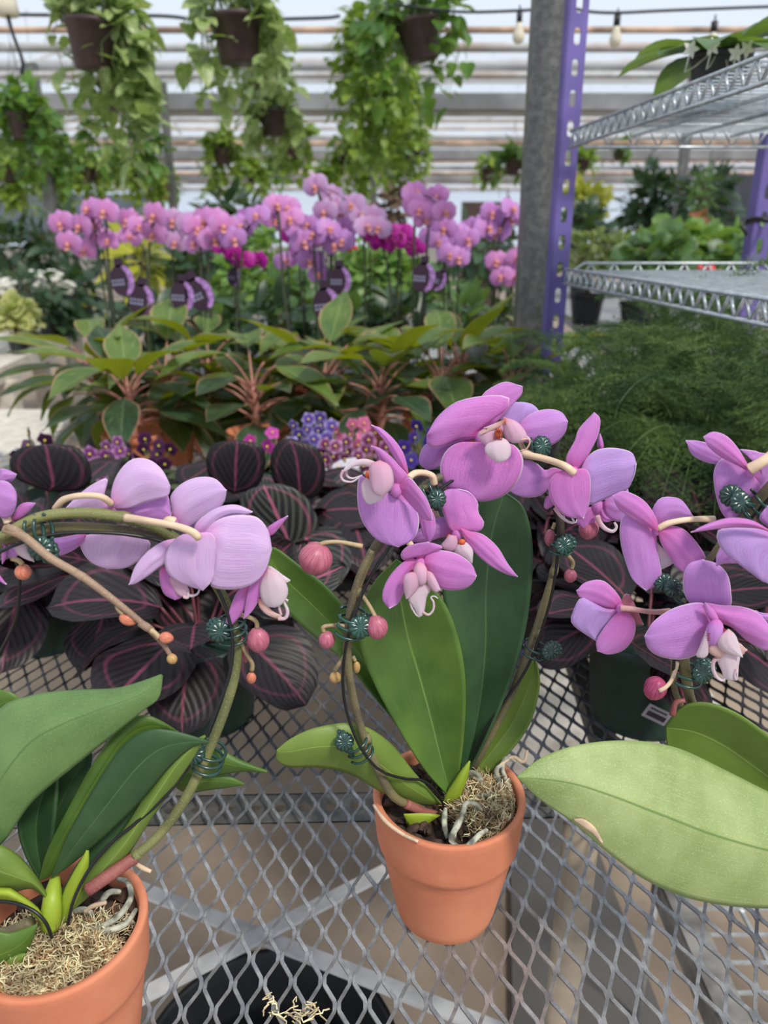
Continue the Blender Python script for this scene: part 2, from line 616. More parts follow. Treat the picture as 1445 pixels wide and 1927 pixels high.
t = NT('wall_polycarbonate')
tr = t.n('ShaderNodeBsdfTransparent'); tr.inputs[0].default_value = (0.95, 0.98, 1, 1)
tl = t.n('ShaderNodeBsdfTranslucent'); tl.inputs[0].default_value = (0.9, 0.93, 0.97, 1)
mx = t.n('ShaderNodeMixShader'); mx.inputs[0].default_value = 0.4
t.l(tr.outputs[0], mx.inputs[1]); t.l(tl.outputs[0], mx.inputs[2]); t.l(mx.outputs[0], t.out.inputs[0])
M['wallpc'] = t.m
YW = 27.0
mb = MB()
for i in range(150):
    x = -15 + i * 0.2
    mb.add([(x, YW, 0.9), (x + .1, YW + .05, 0.9), (x + .1, YW + .05, 2.75), (x, YW, 2.75)], [(0, 1, 2, 3)])
    mb.add([(x + .1, YW + .05, 0.9), (x + .2, YW, 0.9), (x + .2, YW, 2.75), (x + .1, YW + .05, 2.75)], [(0, 1, 2, 3)])
struct(mb, 'wall_far', M['wallpc'])
M['kerb'] = flat('painted_block', (176, 172, 166), 0.8)
mb = MB(); mb.box((0, YW, 0.45), (30, 0.2, 0.9)); struct(mb, 'baseboard_far', M['kerb'])
for i, x in enumerate((-12, -8, -4, 0, 4, 8, 12)):
    mb = MB(); mb.box((x, YW - .1, 1.9), (0.07, 0.1, 1.7)); trim(mb, M['gutter'], False)
M['darkpanel'] = flat('dark_panel', (70, 70, 80), 0.7)
mb = MB()
mb.box((-7.3, 17, 1.62), (5.4, 0.05, 0.9)); trim(mb, flat('tarpaulin_grey_blue', (112, 120, 138), 0.7), False)

# galvanised house posts
def post(px, py, Y, w, name, label, top=3.0, mat='steel', group=None):
    c = P(px, py, Y)
    mb = MB(); mb.box((c.x, Y, top / 2), (w, w * 0.8, top))
    o = mb.build(name, M[mat], smooth=False)
    bv = o.modifiers.new('edge', 'BEVEL'); bv.width = 0.004; bv.segments = 2
    tag(o, label, 'post', group)
    return o


# big post beside the purple upright
c = P(1012, 545, 1.86)
t_ = thing('roof_post', 'square galvanised steel post beside the purple shelving upright', 'post', (c.x, 1.92, 0))
mb = MB(); mb.box((c.x, 1.92, 1.5), (0.078, 0.07, 3.0))
o = mb.build('post_shaft', M['steel'], t_, smooth=False)
bv = o.modifiers.new('edge', 'BEVEL'); bv.width = 0.006; bv.segments = 3
mb = MB(); mb.box((c.x, 1.92, 0.01), (0.16, 0.16, 0.02)); mb.build('base_plate', M['steel'], t_, smooth=False)
post(703, 360, 9.0, 0.07, 'house_post', 'thin grey post behind the middle orchids, below the trailing baskets', 2.8)
post(325, 380, 9.0, 0.08, 'house_post', 'thin grey post behind the orchids left of centre', 2.8)
post(1278, 370, 7.6, 0.08, 'house_post', 'thin grey post behind the lower wire shelf, left of the red-stemmed plant', 2.8)
post(97, 400, 8.0, 0.1, 'house_post', 'grey-brown post behind the leftmost orchid, under the baskets', 2.8)


# ---------------------------------------------------------------- the mesh bench
BZ = 0.798          # top of the expanded metal


def expanded(mb, x0, x1, y0, y1, z, sw=0.0232, lw=0.0440, wid=0.0045, th=0.0018, phi=radians(2.6), jit=None):
    """a sheet of expanded metal: slit strands that meet at bonds"""
    cx, cy = 0.0, 0.40
    R = Matrix.Rotation(phi, 3, 'Z')
    n0 = int((x0 - 0.2) / sw); n1 = int((x1 + 0.2) / sw)
    m0 = int((y0 - cy - 0.1) / (lw / 2)) - 1; m1 = int((y1 - cy + 0.1) / (lw / 2)) + 1
    bl = 0.0042
    for m in range(m0, m1):
        for n in range(n0, n1):
            ox = (n + (0.5 if m % 2 else 0)) * sw; oy = m * lw / 2
            a = R @ Vector((ox, oy, 0)) + Vector((cx, cy, z))
            if not (x0 < a.x < x1 and y0 < a.y < y1): continue
            for sgn in (-1, 1):
                b = R @ Vector((ox + sgn * sw / 2, oy + lw / 2, 0)) + Vector((cx, cy, z))
                d = (b - a)
                p0 = a + Vector((sgn * wid * 0.30, 0, 0)) ; p3 = b - Vector((sgn * wid * 0.30, 0, 0))
                yv = R @ Vector((0, 1, 0))
                p1 = p0 + yv * bl + Vector((sgn * .0006, 0, 0)); p2 = p3 - yv * bl - Vector((sgn * .0006, 0, 0))
                w = wid / 2 * 0.78
                xs = R @ Vector((1, 0, 0))
                t_up = Vector((0, 0, th)); tilt = Vector((0, 0, 0.0011))
                dd = (p2 - p1).normalized(); nn = Vector((dd.y, -dd.x, 0))
                if nn.x < 0: nn = -nn
                vs_ = []
                for q, s_ in ((p0, xs), (p1, (xs + nn).normalized()), (p2, (xs + nn).normalized()), (p3, xs)):
                    ww = w if q is p0 or q is p3 else w * 0.80
                    vs_ += [q - s_ * ww, q + s_ * ww + tilt, q + s_ * ww + tilt - t_up, q - s_ * ww - t_up]
                fs = []
                for k in range(3):
                    e = k * 4
                    for j in range(4):
                        fs.append((e + j, e + (j + 1) % 4, e + 4 + (j + 1) % 4, e + 4 + j))
                mb.add(vs_, fs)


bench = thing('mesh_bench', 'galvanised expanded-metal bench that carries the three terracotta-potted orchids', 'bench', (0.05, 0.4, 0))
mb = MB(); expanded(mb, -0.50, 0.62, 0.10, 0.665, BZ)
mb.build('mesh_top', M['mesh'], bench, smooth=False)
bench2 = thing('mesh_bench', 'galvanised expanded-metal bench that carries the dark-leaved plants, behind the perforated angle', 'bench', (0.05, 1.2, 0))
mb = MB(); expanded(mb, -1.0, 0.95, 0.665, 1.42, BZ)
mb.build('mesh_top', galv('galvanised_mesh_shaded', (70, 74, 82), (98, 102, 110), 0.6, 0.2), bench2, smooth=False)  # same mesh, its colour darkened to hold the shade on this bench
M['slab'] = flat('weathered_board', (120, 112, 102), 0.8)
mb = MB(); expanded(mb, -1.0, 0.95, 1.42, 2.7, BZ, sw=0.0464, lw=0.088, wid=0.01)
mb.build('rear_mesh_top', M['mesh'], bench2, smooth=False)

# slotted angle under the joint: a web with round holes
def slotted(name, p0, p1, w, hole, pitch, mats, parent, normal=(0, 0, 1), th=0.002, rows=1, sq=False, flange=0.0):
    """strip from p0 to p1 with a row of holes, built as rings of quads round each hole"""
    p0 = Vector(p0); p1 = Vector(p1); d = p1 - p0; L = d.length; d /= L
    nrm = Vector(normal).normalized(); s = nrm.cross(d).normalized()
    n = max(1, int(L / pitch)); cell = L / n
    mb = MB()
    K = 16
    for i in range(n):
        c = p0 + d * cell * (i + .5)
        outer = []; inner = []
        for k in range(K):
            a = 2 * pi * k / K
            ca, sa = cos(a), sin(a)
            m_ = max(abs(ca), abs(sa))
            outer.append(c + d * (ca / m_ * cell / 2) + s * (sa / m_ * w / 2))
            hx, hy = hole
            if sq:
                e = 4.0
                rr = (abs(ca) ** e + abs(sa) ** e) ** (-1 / e)
            else: rr = 1.0
            inner.append(c + d * (ca * rr * hx / 2) + s * (sa * rr * hy / 2))
        V_ = outer + inner + [q - nrm * th for q in outer] + [q - nrm * th for q in inner]
        fs = []
        for k in range(K):
            k2 = (k + 1) % K
            fs += [(k, k2, K + k2, K + k), (2 * K + k, 3 * K + k, 3 * K + k2, 2 * K + k2), (K + k, K + k2, 3 * K + k2, 3 * K + k)]
        mb.add(V_, fs)
    if flange:
        a = p0 + s * w / 2; b = p1 + s * w / 2
        mb.bar(a - nrm * flange / 2, b - nrm * flange / 2, th, flange, up=nrm)
    return mb.build(name, mats, parent, smooth=False)


slotted('perforated_angle', (-0.40, 0.640, BZ - 0.012), (0.32, 0.660, BZ - 0.012), 0.042, (0.017, 0.013), 0.0275, M['steel'], bench, flange=0.03)
mb = MB(); mb.box((0.06, 0.10, BZ - 0.02), (1.12, 0.03, 0.035)); mb.build('front_rail', M['steel'], bench, smooth=False)
# legs under the bench and flat cross braces
c = PZ(1003, 1600, 0.60)
mb = MB(); mb.tube([(c.x + .01, 0.63, 0), (c.x + .01, 0.63, BZ - 0.02)], 0.019, 14); mb.build('leg', flat('leg_tan_grey', (176, 162, 142), 0.6), bench)
mb = MB(); mb.tube([(-0.47, 0.62, 0), (-0.47, 0.62, BZ - 0.02)], 0.019, 14); mb.build('leg', M['steel'], bench)
mb = MB(); mb.tube([(-0.47, 0.12, 0), (-0.47, 0.12, BZ - 0.02)], 0.019, 14); mb.build('leg', M['steel'], bench)
mb = MB(); mb.tube([(0.58, 0.12, 0), (0.58, 0.12, BZ - 0.02)], 0.019, 14); mb.build('leg', M['steel'], bench)
zb = 0.42
M['brace'] = flat('brace_paint_grey', (214, 214, 214), .6)
for (a, b, dz) in (((180, 1640), (760, 1868), 0.0), ((170, 1925), (830, 1585), 0.012)):
    p0 = PZ(a[0], a[1], zb + dz); p1 = PZ(b[0], b[1], zb + dz)
    mb = MB(); mb.bar(p0, p1, 0.022, 0.006); mb.build('cross_brace', M['brace'], bench, smooth=False)
p0 = PZ(760, 1868, zb); p1 = PZ(1000, 1965, zb)
mb = MB(); mb.bar(p0, p1, 0.022, 0.006); mb.build('cross_brace', M['brace'], bench, smooth=False)
# painted angle iron under the right side
p0 = PZ(1255, 1640, 0.5); p1 = PZ(1400, 1960, 0.5)
mb = MB(); mb.bar(p0, p1, 0.034, 0.008); mb.bar(p0 + Vector((-.017, 0, -.02)), p1 + Vector((-.017, 0, -.02)), 0.004, 0.04)
mb.build('side_angle', flat('flaking_angle', (150, 148, 144), 0.7, var=0.3, scale=20), bench, smooth=False)
for x in (-0.95, 0.9):
    for y in (0.74, 2.6):
        mb = MB(); mb.tube([(x, y, 0), (x, y, BZ - 0.01)], 0.02, 10); mb.build('leg', M['steel'], bench2)
for y in (1.42, 2.65):
    mb = MB(); mb.box((-0.02, y, BZ - 0.022), (1.9, 0.035, 0.035)); mb.build('cross_rail', M['steel'], bench2, smooth=False)
# diagonal strut seen through the mesh, right of the middle pot
p0 = PZ(1065, 1190, 0.70); p1 = PZ(1150, 1440, 0.70)
mb = MB(); mb.bar(p0, p1, 0.03, 0.03); mb.build('strut', M['steel'], bench2, smooth=False)

q_ = [PZ(960, 1500, .02), PZ(1110, 1560, .02), PZ(1262, 1950, .02), PZ(965, 1950, .02)]  # dark sheet added over the floor for the shaded part under the bench
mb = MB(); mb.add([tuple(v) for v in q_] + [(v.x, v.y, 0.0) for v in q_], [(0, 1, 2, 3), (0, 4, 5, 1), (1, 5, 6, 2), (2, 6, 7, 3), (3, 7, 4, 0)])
tag(mb.build('floor_shade_sheet', flat('shaded_floor_grey', (98, 95, 92), .85, var=.1, scale=5), smooth=False), 'dark grey sheet added for the shaded floor under the mesh, right of the middle pot', 'sheet')
# low wire rack under the bench at the right
rk = thing('wire_rack', 'low grey wire rack lying under the mesh bench at the lower right', 'rack', (0.5, 0.5, 0.30))
zr = 0.40
o0 = PZ(1290, 1700, zr)
mb = MB()
for i in range(11):
    y = o0.y + 0.08 - i * 0.045
    mb.bar((o0.x - 0.02, y, zr), (o0.x + 0.42, y, zr), 0.004, 0.004)
for i in range(6):
    x = o0.x + i * 0.08
    mb.bar((x, o0.y + 0.1, zr - .004), (x + 0.0, o0.y - 0.40, zr - .004), 0.005, 0.005)
mb.build('wire_grid', M['wireshelf'], rk, smooth=False)
mb = MB()
mb.tube([(o0.x - .02, o0.y + .1, zr), (o0.x + .42, o0.y + .1, zr), (o0.x + .42, o0.y - .4, zr), (o0.x - .02, o0.y - .4, zr), (o0.x - .02, o0.y + .1, zr)], 0.006, 8)
for x in (0, .4):
    for y in (.1, -.4): mb.tube([(o0.x + x, o0.y + y, zr), (o0.x + x, o0.y + y, 0)], 0.006, 8)
mb.build('rim', M['wireshelf'], rk)
# pale slab on the floor at the right
M['pale'] = flat('pale_slab', (206, 200, 190), 0.8, var=0.15, scale=12)
c = PZ(1100, 1290, 0.25)
mb = MB(); mb.box((c.x + .1, c.y + .2, 0.06), (0.62, 0.5, 0.12)); o = mb.build('concrete_slab', M['pale'], smooth=False)
tag(o, 'pale concrete slab on the floor, seen through the mesh right of the middle orchid', 'slab')

# tub under the mesh
c = PZ(505, 1990, 0.36)
tb = thing('plastic_tub', 'black round plastic tub on the floor beneath the mesh, between the two potted orchids', 'tub', (c.x, c.y, 0))
M['black'] = flat('black_plastic', (26, 28, 32), 0.45, var=0.25)
r0 = 0.17
mb = MB(); mb.lathe((c.x, c.y, 0), [(0.0, 0.008), (r0 * .76, 0.008), (r0 * .80, 0.02), (r0 * .9, .22), (r0 * .91, .26), (r0 * .95, .265), (r0 * .96, .345), (r0, .35), (r0 * 1.01, .345),
                              (r0 * 1.0, .335), (r0 * .975, .33), (r0 * .96, .255), (r0 * .93, .25), (r0 * .82, 0.0), (0, 0)], 56)
mb.build('tub_body', M['black'], tb)
# dry moss scrap on the mesh
R9 = random.Random(9)
mb = MB(); c = PZ(548, 1905, BZ)
for i in range(26):
    a = c + Vector((R9.uniform(-.022, .022), R9.uniform(-.008, .008), R9.uniform(.000, .008)))
    pts = [a]
    for k in range(4): pts.append(pts[-1] + Vector((R9.uniform(-.006, .006), R9.uniform(-.004, .004), R9.uniform(-.0015, .0025))))
    mb.tube(pts, 0.0007, 3, cap=False)
tag(mb.build('moss_scrap', M['moss']), 'scrap of dry moss lying on the mesh above the black tub', 'moss')

# ---------------------------------------------------------------- purple and wire shelving at the right
sh = thing('shelving_unit', 'purple slotted-upright shelving unit with two zinc wire shelves', 'shelf', (0.39, 1.75, 0))


def on_line(px, py, z):
    return PZ(px, py, z)


YP = 1.80
cp = P(1062, 300, YP)
# uprights are slotted strips, face towards the camera
slotted('upright', (cp.x + 0.008, YP, 0.0), (cp.x + 0.008, YP, 2.6), 0.040, (0.031, 0.014), 0.056, M['purple'], sh, normal=(0.12, -1, 0), sq=True, th=0.003, flange=0.03)
cp2 = P(1436, 420, YP + .03)
slotted('upright', (cp2.x, YP + .03, 0.0), (cp2.x, YP + .03, 1.63), 0.042, (0.031, 0.014), 0.056, M['purple'], sh, normal=(0.12, -1, 0), sq=True, th=0.003, flange=0.03)
M['black_tie'] = M['black']
c2 = P(1432, 415, YP + .0)
mb = MB()
mb.tube([c2 + Vector((.03 * cos(a), .03 * sin(a), .004 * sin(2 * a))) for a in np.linspace(0, 2 * pi, 17)], 0.005, 6, cap=False)
mb.tube([c2 + Vector((-.03, 0, -.002)), c2 + Vector((-.045, -.01, -.012)), c2 + Vector((-.035, -.02, -.03))], 0.004, 6)
mb.build('tie', M['black'], sh)


def wire_shelf(zt, y_far, y_near, dxn, nm):
    """zt: level of the deck; long side runs from far-left to near-right"""
    fl = P(1063, 515, y_far) if nm == 0 else P(1073, 262, y_far)
    x0 = fl.x
    def X(y, w): return x0 + (y_far - y) * dxn + w
    W = 0.455; H = 0.030
    d = Vector((-dxn, 1, 0)).normalized()
    for w in (0.0, W):
        mb = MB()
        a0 = Vector((X(y_far, w), y_far, zt)); a1 = Vector((X(y_near, w), y_near, zt))
        mb.tube([a0 + Vector((0, 0, H / 2)), a1 + Vector((0, 0, H / 2))], 0.0032, 8)
        mb.tube([a0 - Vector((0, 0, H / 2)), a1 - Vector((0, 0, H / 2))], 0.0032, 8)
        L = (a1 - a0).length; n = int(L / 0.038)
        zig = []
        for i in range(2 * n + 1):
            q = a0.lerp(a1, i / (2 * n)); zig.append(q + Vector((0, 0, (H / 2 if i % 2 else -H / 2))))
        for p, q in zip(zig[:-1], zig[1:]): mb.bar(p, q, 0.0034, 0.0034)
        mb.build('side_truss', M['wireshelf'], SHF[-1])
    for y in (y_far, y_near):
        mb = MB()
        up = 0.012
        a0 = Vector((X(y, 0.03), y, zt)); a1 = Vector((X(y, W - 0.02), y, zt))
        mb.tube([a0 + Vector((-.012, 0, -H / 2)), a0 + Vector((-.008, 0, H / 2)), a0 + Vector((0.01, 0, H / 2 + up)), a1 + Vector((-0.01, 0, H / 2 + up)), a1 + Vector((0.006, 0, H / 2)), a1 + Vector((.01, 0, -H / 2))], 0.0032, 8)
        mb.tube([a0 - Vector((0, 0, H / 2)), a1 - Vector((0, 0, H / 2))], 0.0032, 8)
        n = 8
        for i in range(2 * n):
            p = a0.lerp(a1, i / (2 * n)) + Vector((0, 0, (H / 2 + up if i % 2 else -H / 2)))
            q = a0.lerp(a1, (i + 1) / (2 * n)) + Vector((0, 0, (H / 2 + up if (i + 1) % 2 else -H / 2)))
            mb.bar(p, q, 0.0034, 0.0034)
        mb.build('end_truss', M['wireshelf'], SHF[-1])


SHF = [sh]


def deck(zt, y_far, y_near, dxn, nm):
    fl = P(1063, 515, y_far) if nm == 0 else P(1073, 262, y_far)
    x0 = fl.x; W = 0.455
    mb = MB()
    n = int((y_far - y_near) / 0.025)
    for i in range(n + 1):
        y = y_far - (y_far - y_near) * i / n
        x = x0 + (y_far - y) * dxn
        mb.bar((x, y, zt + 0.012), (x + W, y, zt + 0.012), 0.0024, 0.0024)
    for w in (0.13, 0.23, 0.33):
        mb.bar((x0 + w, y_far, zt + .006), (x0 + w + (y_far - y_near) * dxn, y_near, zt + .006), 0.005, 0.005)
    return mb.build('wire_deck', M['wireshelf'], sh, smooth=False)


for zt_, nm in ((P(1063, 520, 1.75).z, 0), (P(1073, 262, 1.75).z, 1)):
    SHF.append(deck(zt_, 1.75, 0.72, 0.085, nm))
    wire_shelf(zt_, 1.75, 0.72, 0.085, nm)

# ---------------------------------------------------------------- foreground orchids
ZA = (0, 820, 2.58); ZB = (520, 680, 2.779); ZC = (920, 720, 2.752); ZF = (0, 0, 1.0)


def patch(mb, Z, base, L, tip, R, Y, d=(0, 0), side=0, bulge=6, nu=24, nv=15, mi=0, ruf=0.0, fold=0.0, seed=1, curl=0.0, rs=0.0):
    """curved blade between two edge curves; depths in millimetres (+ = away from the camera)"""
    cv = lambda p: (Z[0] + p[0] / Z[2], Z[1] + p[1] / Z[2])
    s = 0.5 - 0.5 * np.cos(np.pi * np.linspace(0, 1, nu))
    s = 0.6 * s + 0.4 * np.linspace(0, 1, nu)
    Lc = catmull([cv(base)] + [cv(p) for p in L] + [cv(tip)], s)
    Rc = catmull([cv(base)] + [cv(p) for p in R] + [cv(tip)], s)
    rnd = random.Random(seed * 77 + int(base[0]))
    ph = rnd.uniform(0, 6.28)
    pts = []; uvs = []
    for i, u in enumerate(s):
        for j in range(nv):
            v = -1 + 2 * j / (nv - 1)
            t = (v + 1) / 2
            px, py = Lc[i] * (1 - t) + Rc[i] * t
            D = d[0] + (d[1] - d[0]) * u + side * v * sin(pi * min(1, u * 1.0))
            D += -bulge * (1 - v * v) * (sin(pi * u) ** 0.8) + fold * abs(v) * sin(pi * u) ** 0.7
            D += curl * u * u * (abs(v) ** 2)
            D += ruf * sin(3.2 * pi * u + ph + 1.5 * v) * abs(v) ** 1.5 * u
            D += rs * sin(9 * v + ph) * sin(pi * u)
            pts.append(P(px, py, Y + D / 1000.0)); uvs.append((u, v))
    mb.grid(pts, nu, nv, uvs, mi)


def blade(parent, name, mat, Z, base, L, tip, R, Y, solid=0.0007, label=None, **k):
    if name in ('petal', 'sepal', 'lip'):
        k['bulge'] = k.get('bulge', 6) * (.42 if name != 'lip' else .7); k.setdefault('fold', .8 if name != 'lip' else 0); k.setdefault('rs', .22); k['ruf'] = k.get('ruf', .5) * 1.3
    mb = MB(); patch(mb, Z, base, L, tip, R, Y, **k)
    o = mb.build(name, M[mat], parent, solid=solid, offset=0)
    if label: o['label'] = label
    return o


def zp(Z, p, Y): return P(Z[0] + p[0] / Z[2], Z[1] + p[1] / Z[2], Y)


def flower(plant, Z, Y, core, pedicel=None, ped_r=2.0, ped_mat='pedicel', ped_Y=None, core_r=4.0):
    mb = MB()
    c = zp(Z, core, Y - 0.002)
    mb.blob(c, (core_r * .001, core_r * .001, core_r * .0013), mi=0)
    if pedicel:
        n = len(pedicel)
        dy = ped_Y if ped_Y else [0] * n
        pts = [zp(Z, p, Y + dy[i] / 1000) for i, p in enumerate(pedicel)]
        mb.tube(pts, [ped_r * .001 * 1.15, ped_r * .001, ped_r * .001, ped_r * .0013], 8, mi=1, res=24)
    return mb.build('flower', [M['petal_pink'], M[ped_mat]], plant)


def tendril(plant, Z, pts, Y, mat='lip_white', r=0.8, name='tendril', dys=None):
    mb = MB()
    mb.tube([zp(Z, p, Y + (dys[i] / 1000 if dys else 0)) for i, p in enumerate(pts)], [r * .0012, r * .001, r * .0005], 6, res=30)
    return mb.build(name, M[mat], plant)


def bud(plant, px, py, w, h, Y, ang=0.0, mat='bud', ped=None, ped_mat='pedicel_bud', name='bud', label=None, pr=1.6):
    """bud: w x h pixels, ang = lean of its tip from straight down, degrees"""
    s = pxsize(py, Y)
    mb = MB()
    rot = Matrix.Rotation(radians(ang), 3, 'Y') @ Matrix.Rotation(TH * 0.5, 3, 'X')
    def f(t, a):
        k = 1.0 - 0.09 * abs(sin(1.5 * a + .5)) ** 14
        q = 1 - t     # t runs from the stalk end (top) to the tip
        return k * (1.04 if t < .4 else 1.04 - 0.34 * ((t - .4) / .6) ** 1.6)
    mb.blob(P(px, py, Y), (w * s / 2, w * s / 2, h * s / 2), rot, n=24, m=16, f=f)
    if ped:
        mb.tube([P(x, y, Y + z / 1000) for x, y, z in ped], [pr * .001, pr * .0009, pr * .0011], 8, mi=1, res=16)
    o = mb.build(name, [M[mat], M[ped_mat]], plant)
    if label: o['label'] = label
    return o


def clip(plant, px, py, Y, ang=0.0, size=1.0, rings=2, dpx=(14, 4), rr=0.0075, flip=0):
    """ribbed daisy clip: a fluted disc with wire-like loops that hold stem and hoop together"""
    mb = MB()
    c = P(px, py, Y)
    ax = Vector((sin(radians(ang)), 0, cos(radians(ang))))      # along the stem
    sd = Vector((cos(radians(ang)), 0, -sin(radians(ang))))
    for k in range(rings):
        o_ = ax * ((k - (rings - 1) / 2) * 0.0052 * size)
        pts = []
        for i in range(19):
            a = radians(-150 + 300 * i / 18) + (pi if flip else 0)
            pts.append(c + o_ + sd * (cos(a) * rr * size * 1.15) + Vector((0, 1, 0)) * (sin(a) * rr * size) + ax * (0.0015 * sin(a)))
        mb.tube(pts, 0.00095 * size, 6)
    dc = P(px + dpx[0], py + dpx[1], Y - rr * size * 0.9)
    mb.bar(dc + Vector((0, .002, 0)), c + sd * (rr * (0.6 if dpx[0] > 0 else -.6)) + Vector((0, -rr * .7, 0)), 0.005 * size, 0.003 * size)
    for q, off in ((dc, 0), (dc + sd * 0.004 * (1 if dpx[0] > 0 else -1) + Vector((0, 0.007, -.001)), 1)):
        ring = []; K = 36
        nrm = Vector((0.25 if not off else -.3, -1, 0.30)).normalized()
        e1 = nrm.orthogonal().normalized(); e2 = nrm.cross(e1)
        rad = 0.0064 * size
        pts = []
        for i, (fr, hh) in enumerate(((0.0, .0016), (0.22, .0018), (0.45, .0012), (0.8, .0012), (1.0, .0004), (1.0, -.0008), (0.4, -.0012), (0.0, -.0012))):
            for k in range(K):
                a = 2 * pi * k / K
                fl = 1 + (0.05, -.05, .05)[k % 3] * (1 if fr > .9 else 0)
                hz = hh + (0.0009, -.0011, .0009)[k % 3] * (.3 < fr < .9) * (hh > 0)
                pts.append(q + (e1 * cos(a) + e2 * sin(a)) * rad * fr * fl + nrm * hz)
        mb.grid(pts, 8, K, None, 0, wrap=True)
    o = mb.build('clip', M['clip'], plant)
    return o


def stem(plant, pts, r, mat='stem', name='flower_stem', n=12, nodes=(), res=60):
    mb = MB()
    w = [P(*p[:2], p[2]) for p in pts]
    mb.tube(w, [x * .001 for x in (r if hasattr(r, '__len__') else [r, r])], n, res=res)
    rr = np.mean(r) * .001
    for (x, y, Y, dx, dz) in nodes:
        c = P(x, y, Y)
        d = Vector((dx, 0, dz)).normalized()
        mb.tube([c - d * .005, c, c + d * .004], [rr * 1.05, rr * 1.22, rr * 1.0], n)
    return mb.build(name, M[mat], plant)


def wire(plant, pts, r=0.0011, name='hoop_wire'):
    mb = MB(); mb.tube([P(*p) for p in pts], r, 8, res=60)
    return mb.build(name, M['wire'], plant)


def pot_clay(plant, c, rim_r, z0, z1, base_r, band=0.046, lip=0.0055):
    H = z1 - z0
    rb = rim_r - 0.0045
    zb_ = z1 - band
    t = lambda z: base_r + (rim_r * 0.90 - base_r) * ((z - z0) / (zb_ - z0))
    prof = [(0, z0), (base_r - .003, z0), (base_r, z0 + .003)]
    for k in range(1, 9):
        z = z0 + .003 + (zb_ - z0 - .003) * k / 8; prof.append((t(z), z))
    prof += [(rim_r * 0.905, zb_ + 0.0005), (rim_r * 0.935, zb_ + 0.0025), (rim_r * 0.95, zb_ + 0.007)]
    prof += [(rim_r * 0.962, zb_ + band * .35), (rim_r * 0.985, zb_ + band * 0.8), (rim_r * 0.998, z1 - 0.003), (rim_r * .992, z1 - .0008), (rim_r * .972, z1),
             (rim_r - lip, z1 - .001), (rim_r - lip - .001, z1 - .004), (rim_r * 0.86, z1 - 0.05), (base_r * .9, z0 + .01), (0, z0 + .008)]
    mb = MB(); mb.lathe((c[0], c[1], 0), prof, 72)
    return mb.build('pot', M['terracotta'], plant)


def moss_clump(plant, c, rx, ry, n, seed, h=0.012, pc=None, pr=.052, mats=('moss', 'moss_dark'), name='moss', L=0.016):
    R = random.Random(seed)
    mb = MB()
    for i in range(n):
        a = R.uniform(0, 2 * pi); q = math.sqrt(R.random())
        x = c[0] + rx * q * cos(a); y = c[1] + ry * q * sin(a)
        z = c[2] + h * (1 - q * q) * R.uniform(.3, 1.0) + R.uniform(0, .003)
        p = Vector((x, y, z)); d = Vector((R.gauss(0, 1), R.gauss(0, 1), R.gauss(0.15, .5))).normalized()
        pts = [p]
        for k in range(5):
            d = (d + Vector((R.gauss(0, .55), R.gauss(0, .55), R.gauss(0, .35)))).normalized()
            q_ = pts[-1] + d * L / 5 * R.uniform(.7, 1.3)
            if pc and hypot(q_.x - pc[0], q_.y - pc[1]) > pr:
                f_ = pr / hypot(q_.x - pc[0], q_.y - pc[1]); q_.x = pc[0] + (q_.x - pc[0]) * f_; q_.y = pc[1] + (q_.y - pc[1]) * f_
            pts.append(q_)
        mb.tube(pts, R.uniform(.00025, .00055), 3, mi=0 if R.random() < .72 else 1, cap=False)
    o = mb.build(name, [M[m] for m in mats], plant)
    o['kind'] = 'stuff'
    return o


def bark_chips(plant, c, r, n, seed, name='bark_mix'):
    R = random.Random(seed); mb = MB()
    mb.disc((c[0], c[1], c[2] - .006), r, 28, jit=.003, rings=7, rnd=R)
    for i in range(n):
        a = R.uniform(0, 2 * pi); q = r * .95 * math.sqrt(R.random())
        rot = Matrix.Rotation(R.uniform(0, 3), 3, (R.random(), R.random(), R.random() + .01))
        s = R.uniform(.004, .009)
        mb.blob((c[0] + q * cos(a), c[1] + q * sin(a), c[2] - .004 + R.uniform(0, .004)), (s, s * .7, s * .4), rot, 7, 5)
    o = mb.build(name, M['bark'], plant, smooth=False); o['kind'] = 'stuff'
    return o


def roots(plant, lists, r=1.9, mat='root', name='aerial_root'):
    for pts in lists:
        mb = MB(); mb.tube([P(*p) for p in pts], [r * .001, r * .0012, r * .0009], 8, res=20)
        mb.build(name, M[mat], plant)


# ================= middle orchid =================
YC = 0.512
mo = thing('potted_orchid', 'pink moth orchid in the centre terracotta pot, two tall leaves inside its flowering hoop', 'potted orchid',
           (0.053, YC, BZ), 'moth orchids trained on hoops in terracotta pots')
pot_clay(mo, (0.053, YC), 0.0622, BZ, 0.921, 0.041)
bark_chips(mo, (0.053, YC, 0.912), 0.056, 90, 3)
mcl = P(935, 1530, 0.512)
moss_clump(mo, (0.082, 0.505, 0.908), 0.026, 0.034, 1300, 4, h=0.018, pc=(.053, YC), pr=.053)
def rootz(plant, lists, r, mat='root', name='aerial_root'):
    for pts in lists:
        mb = MB(); mb.tube([PZ(*p) for p in pts], [r * .0008, r * .0011, r * .0010, r * .0008], 8, res=24)
        mb.build(name, M[mat], plant)


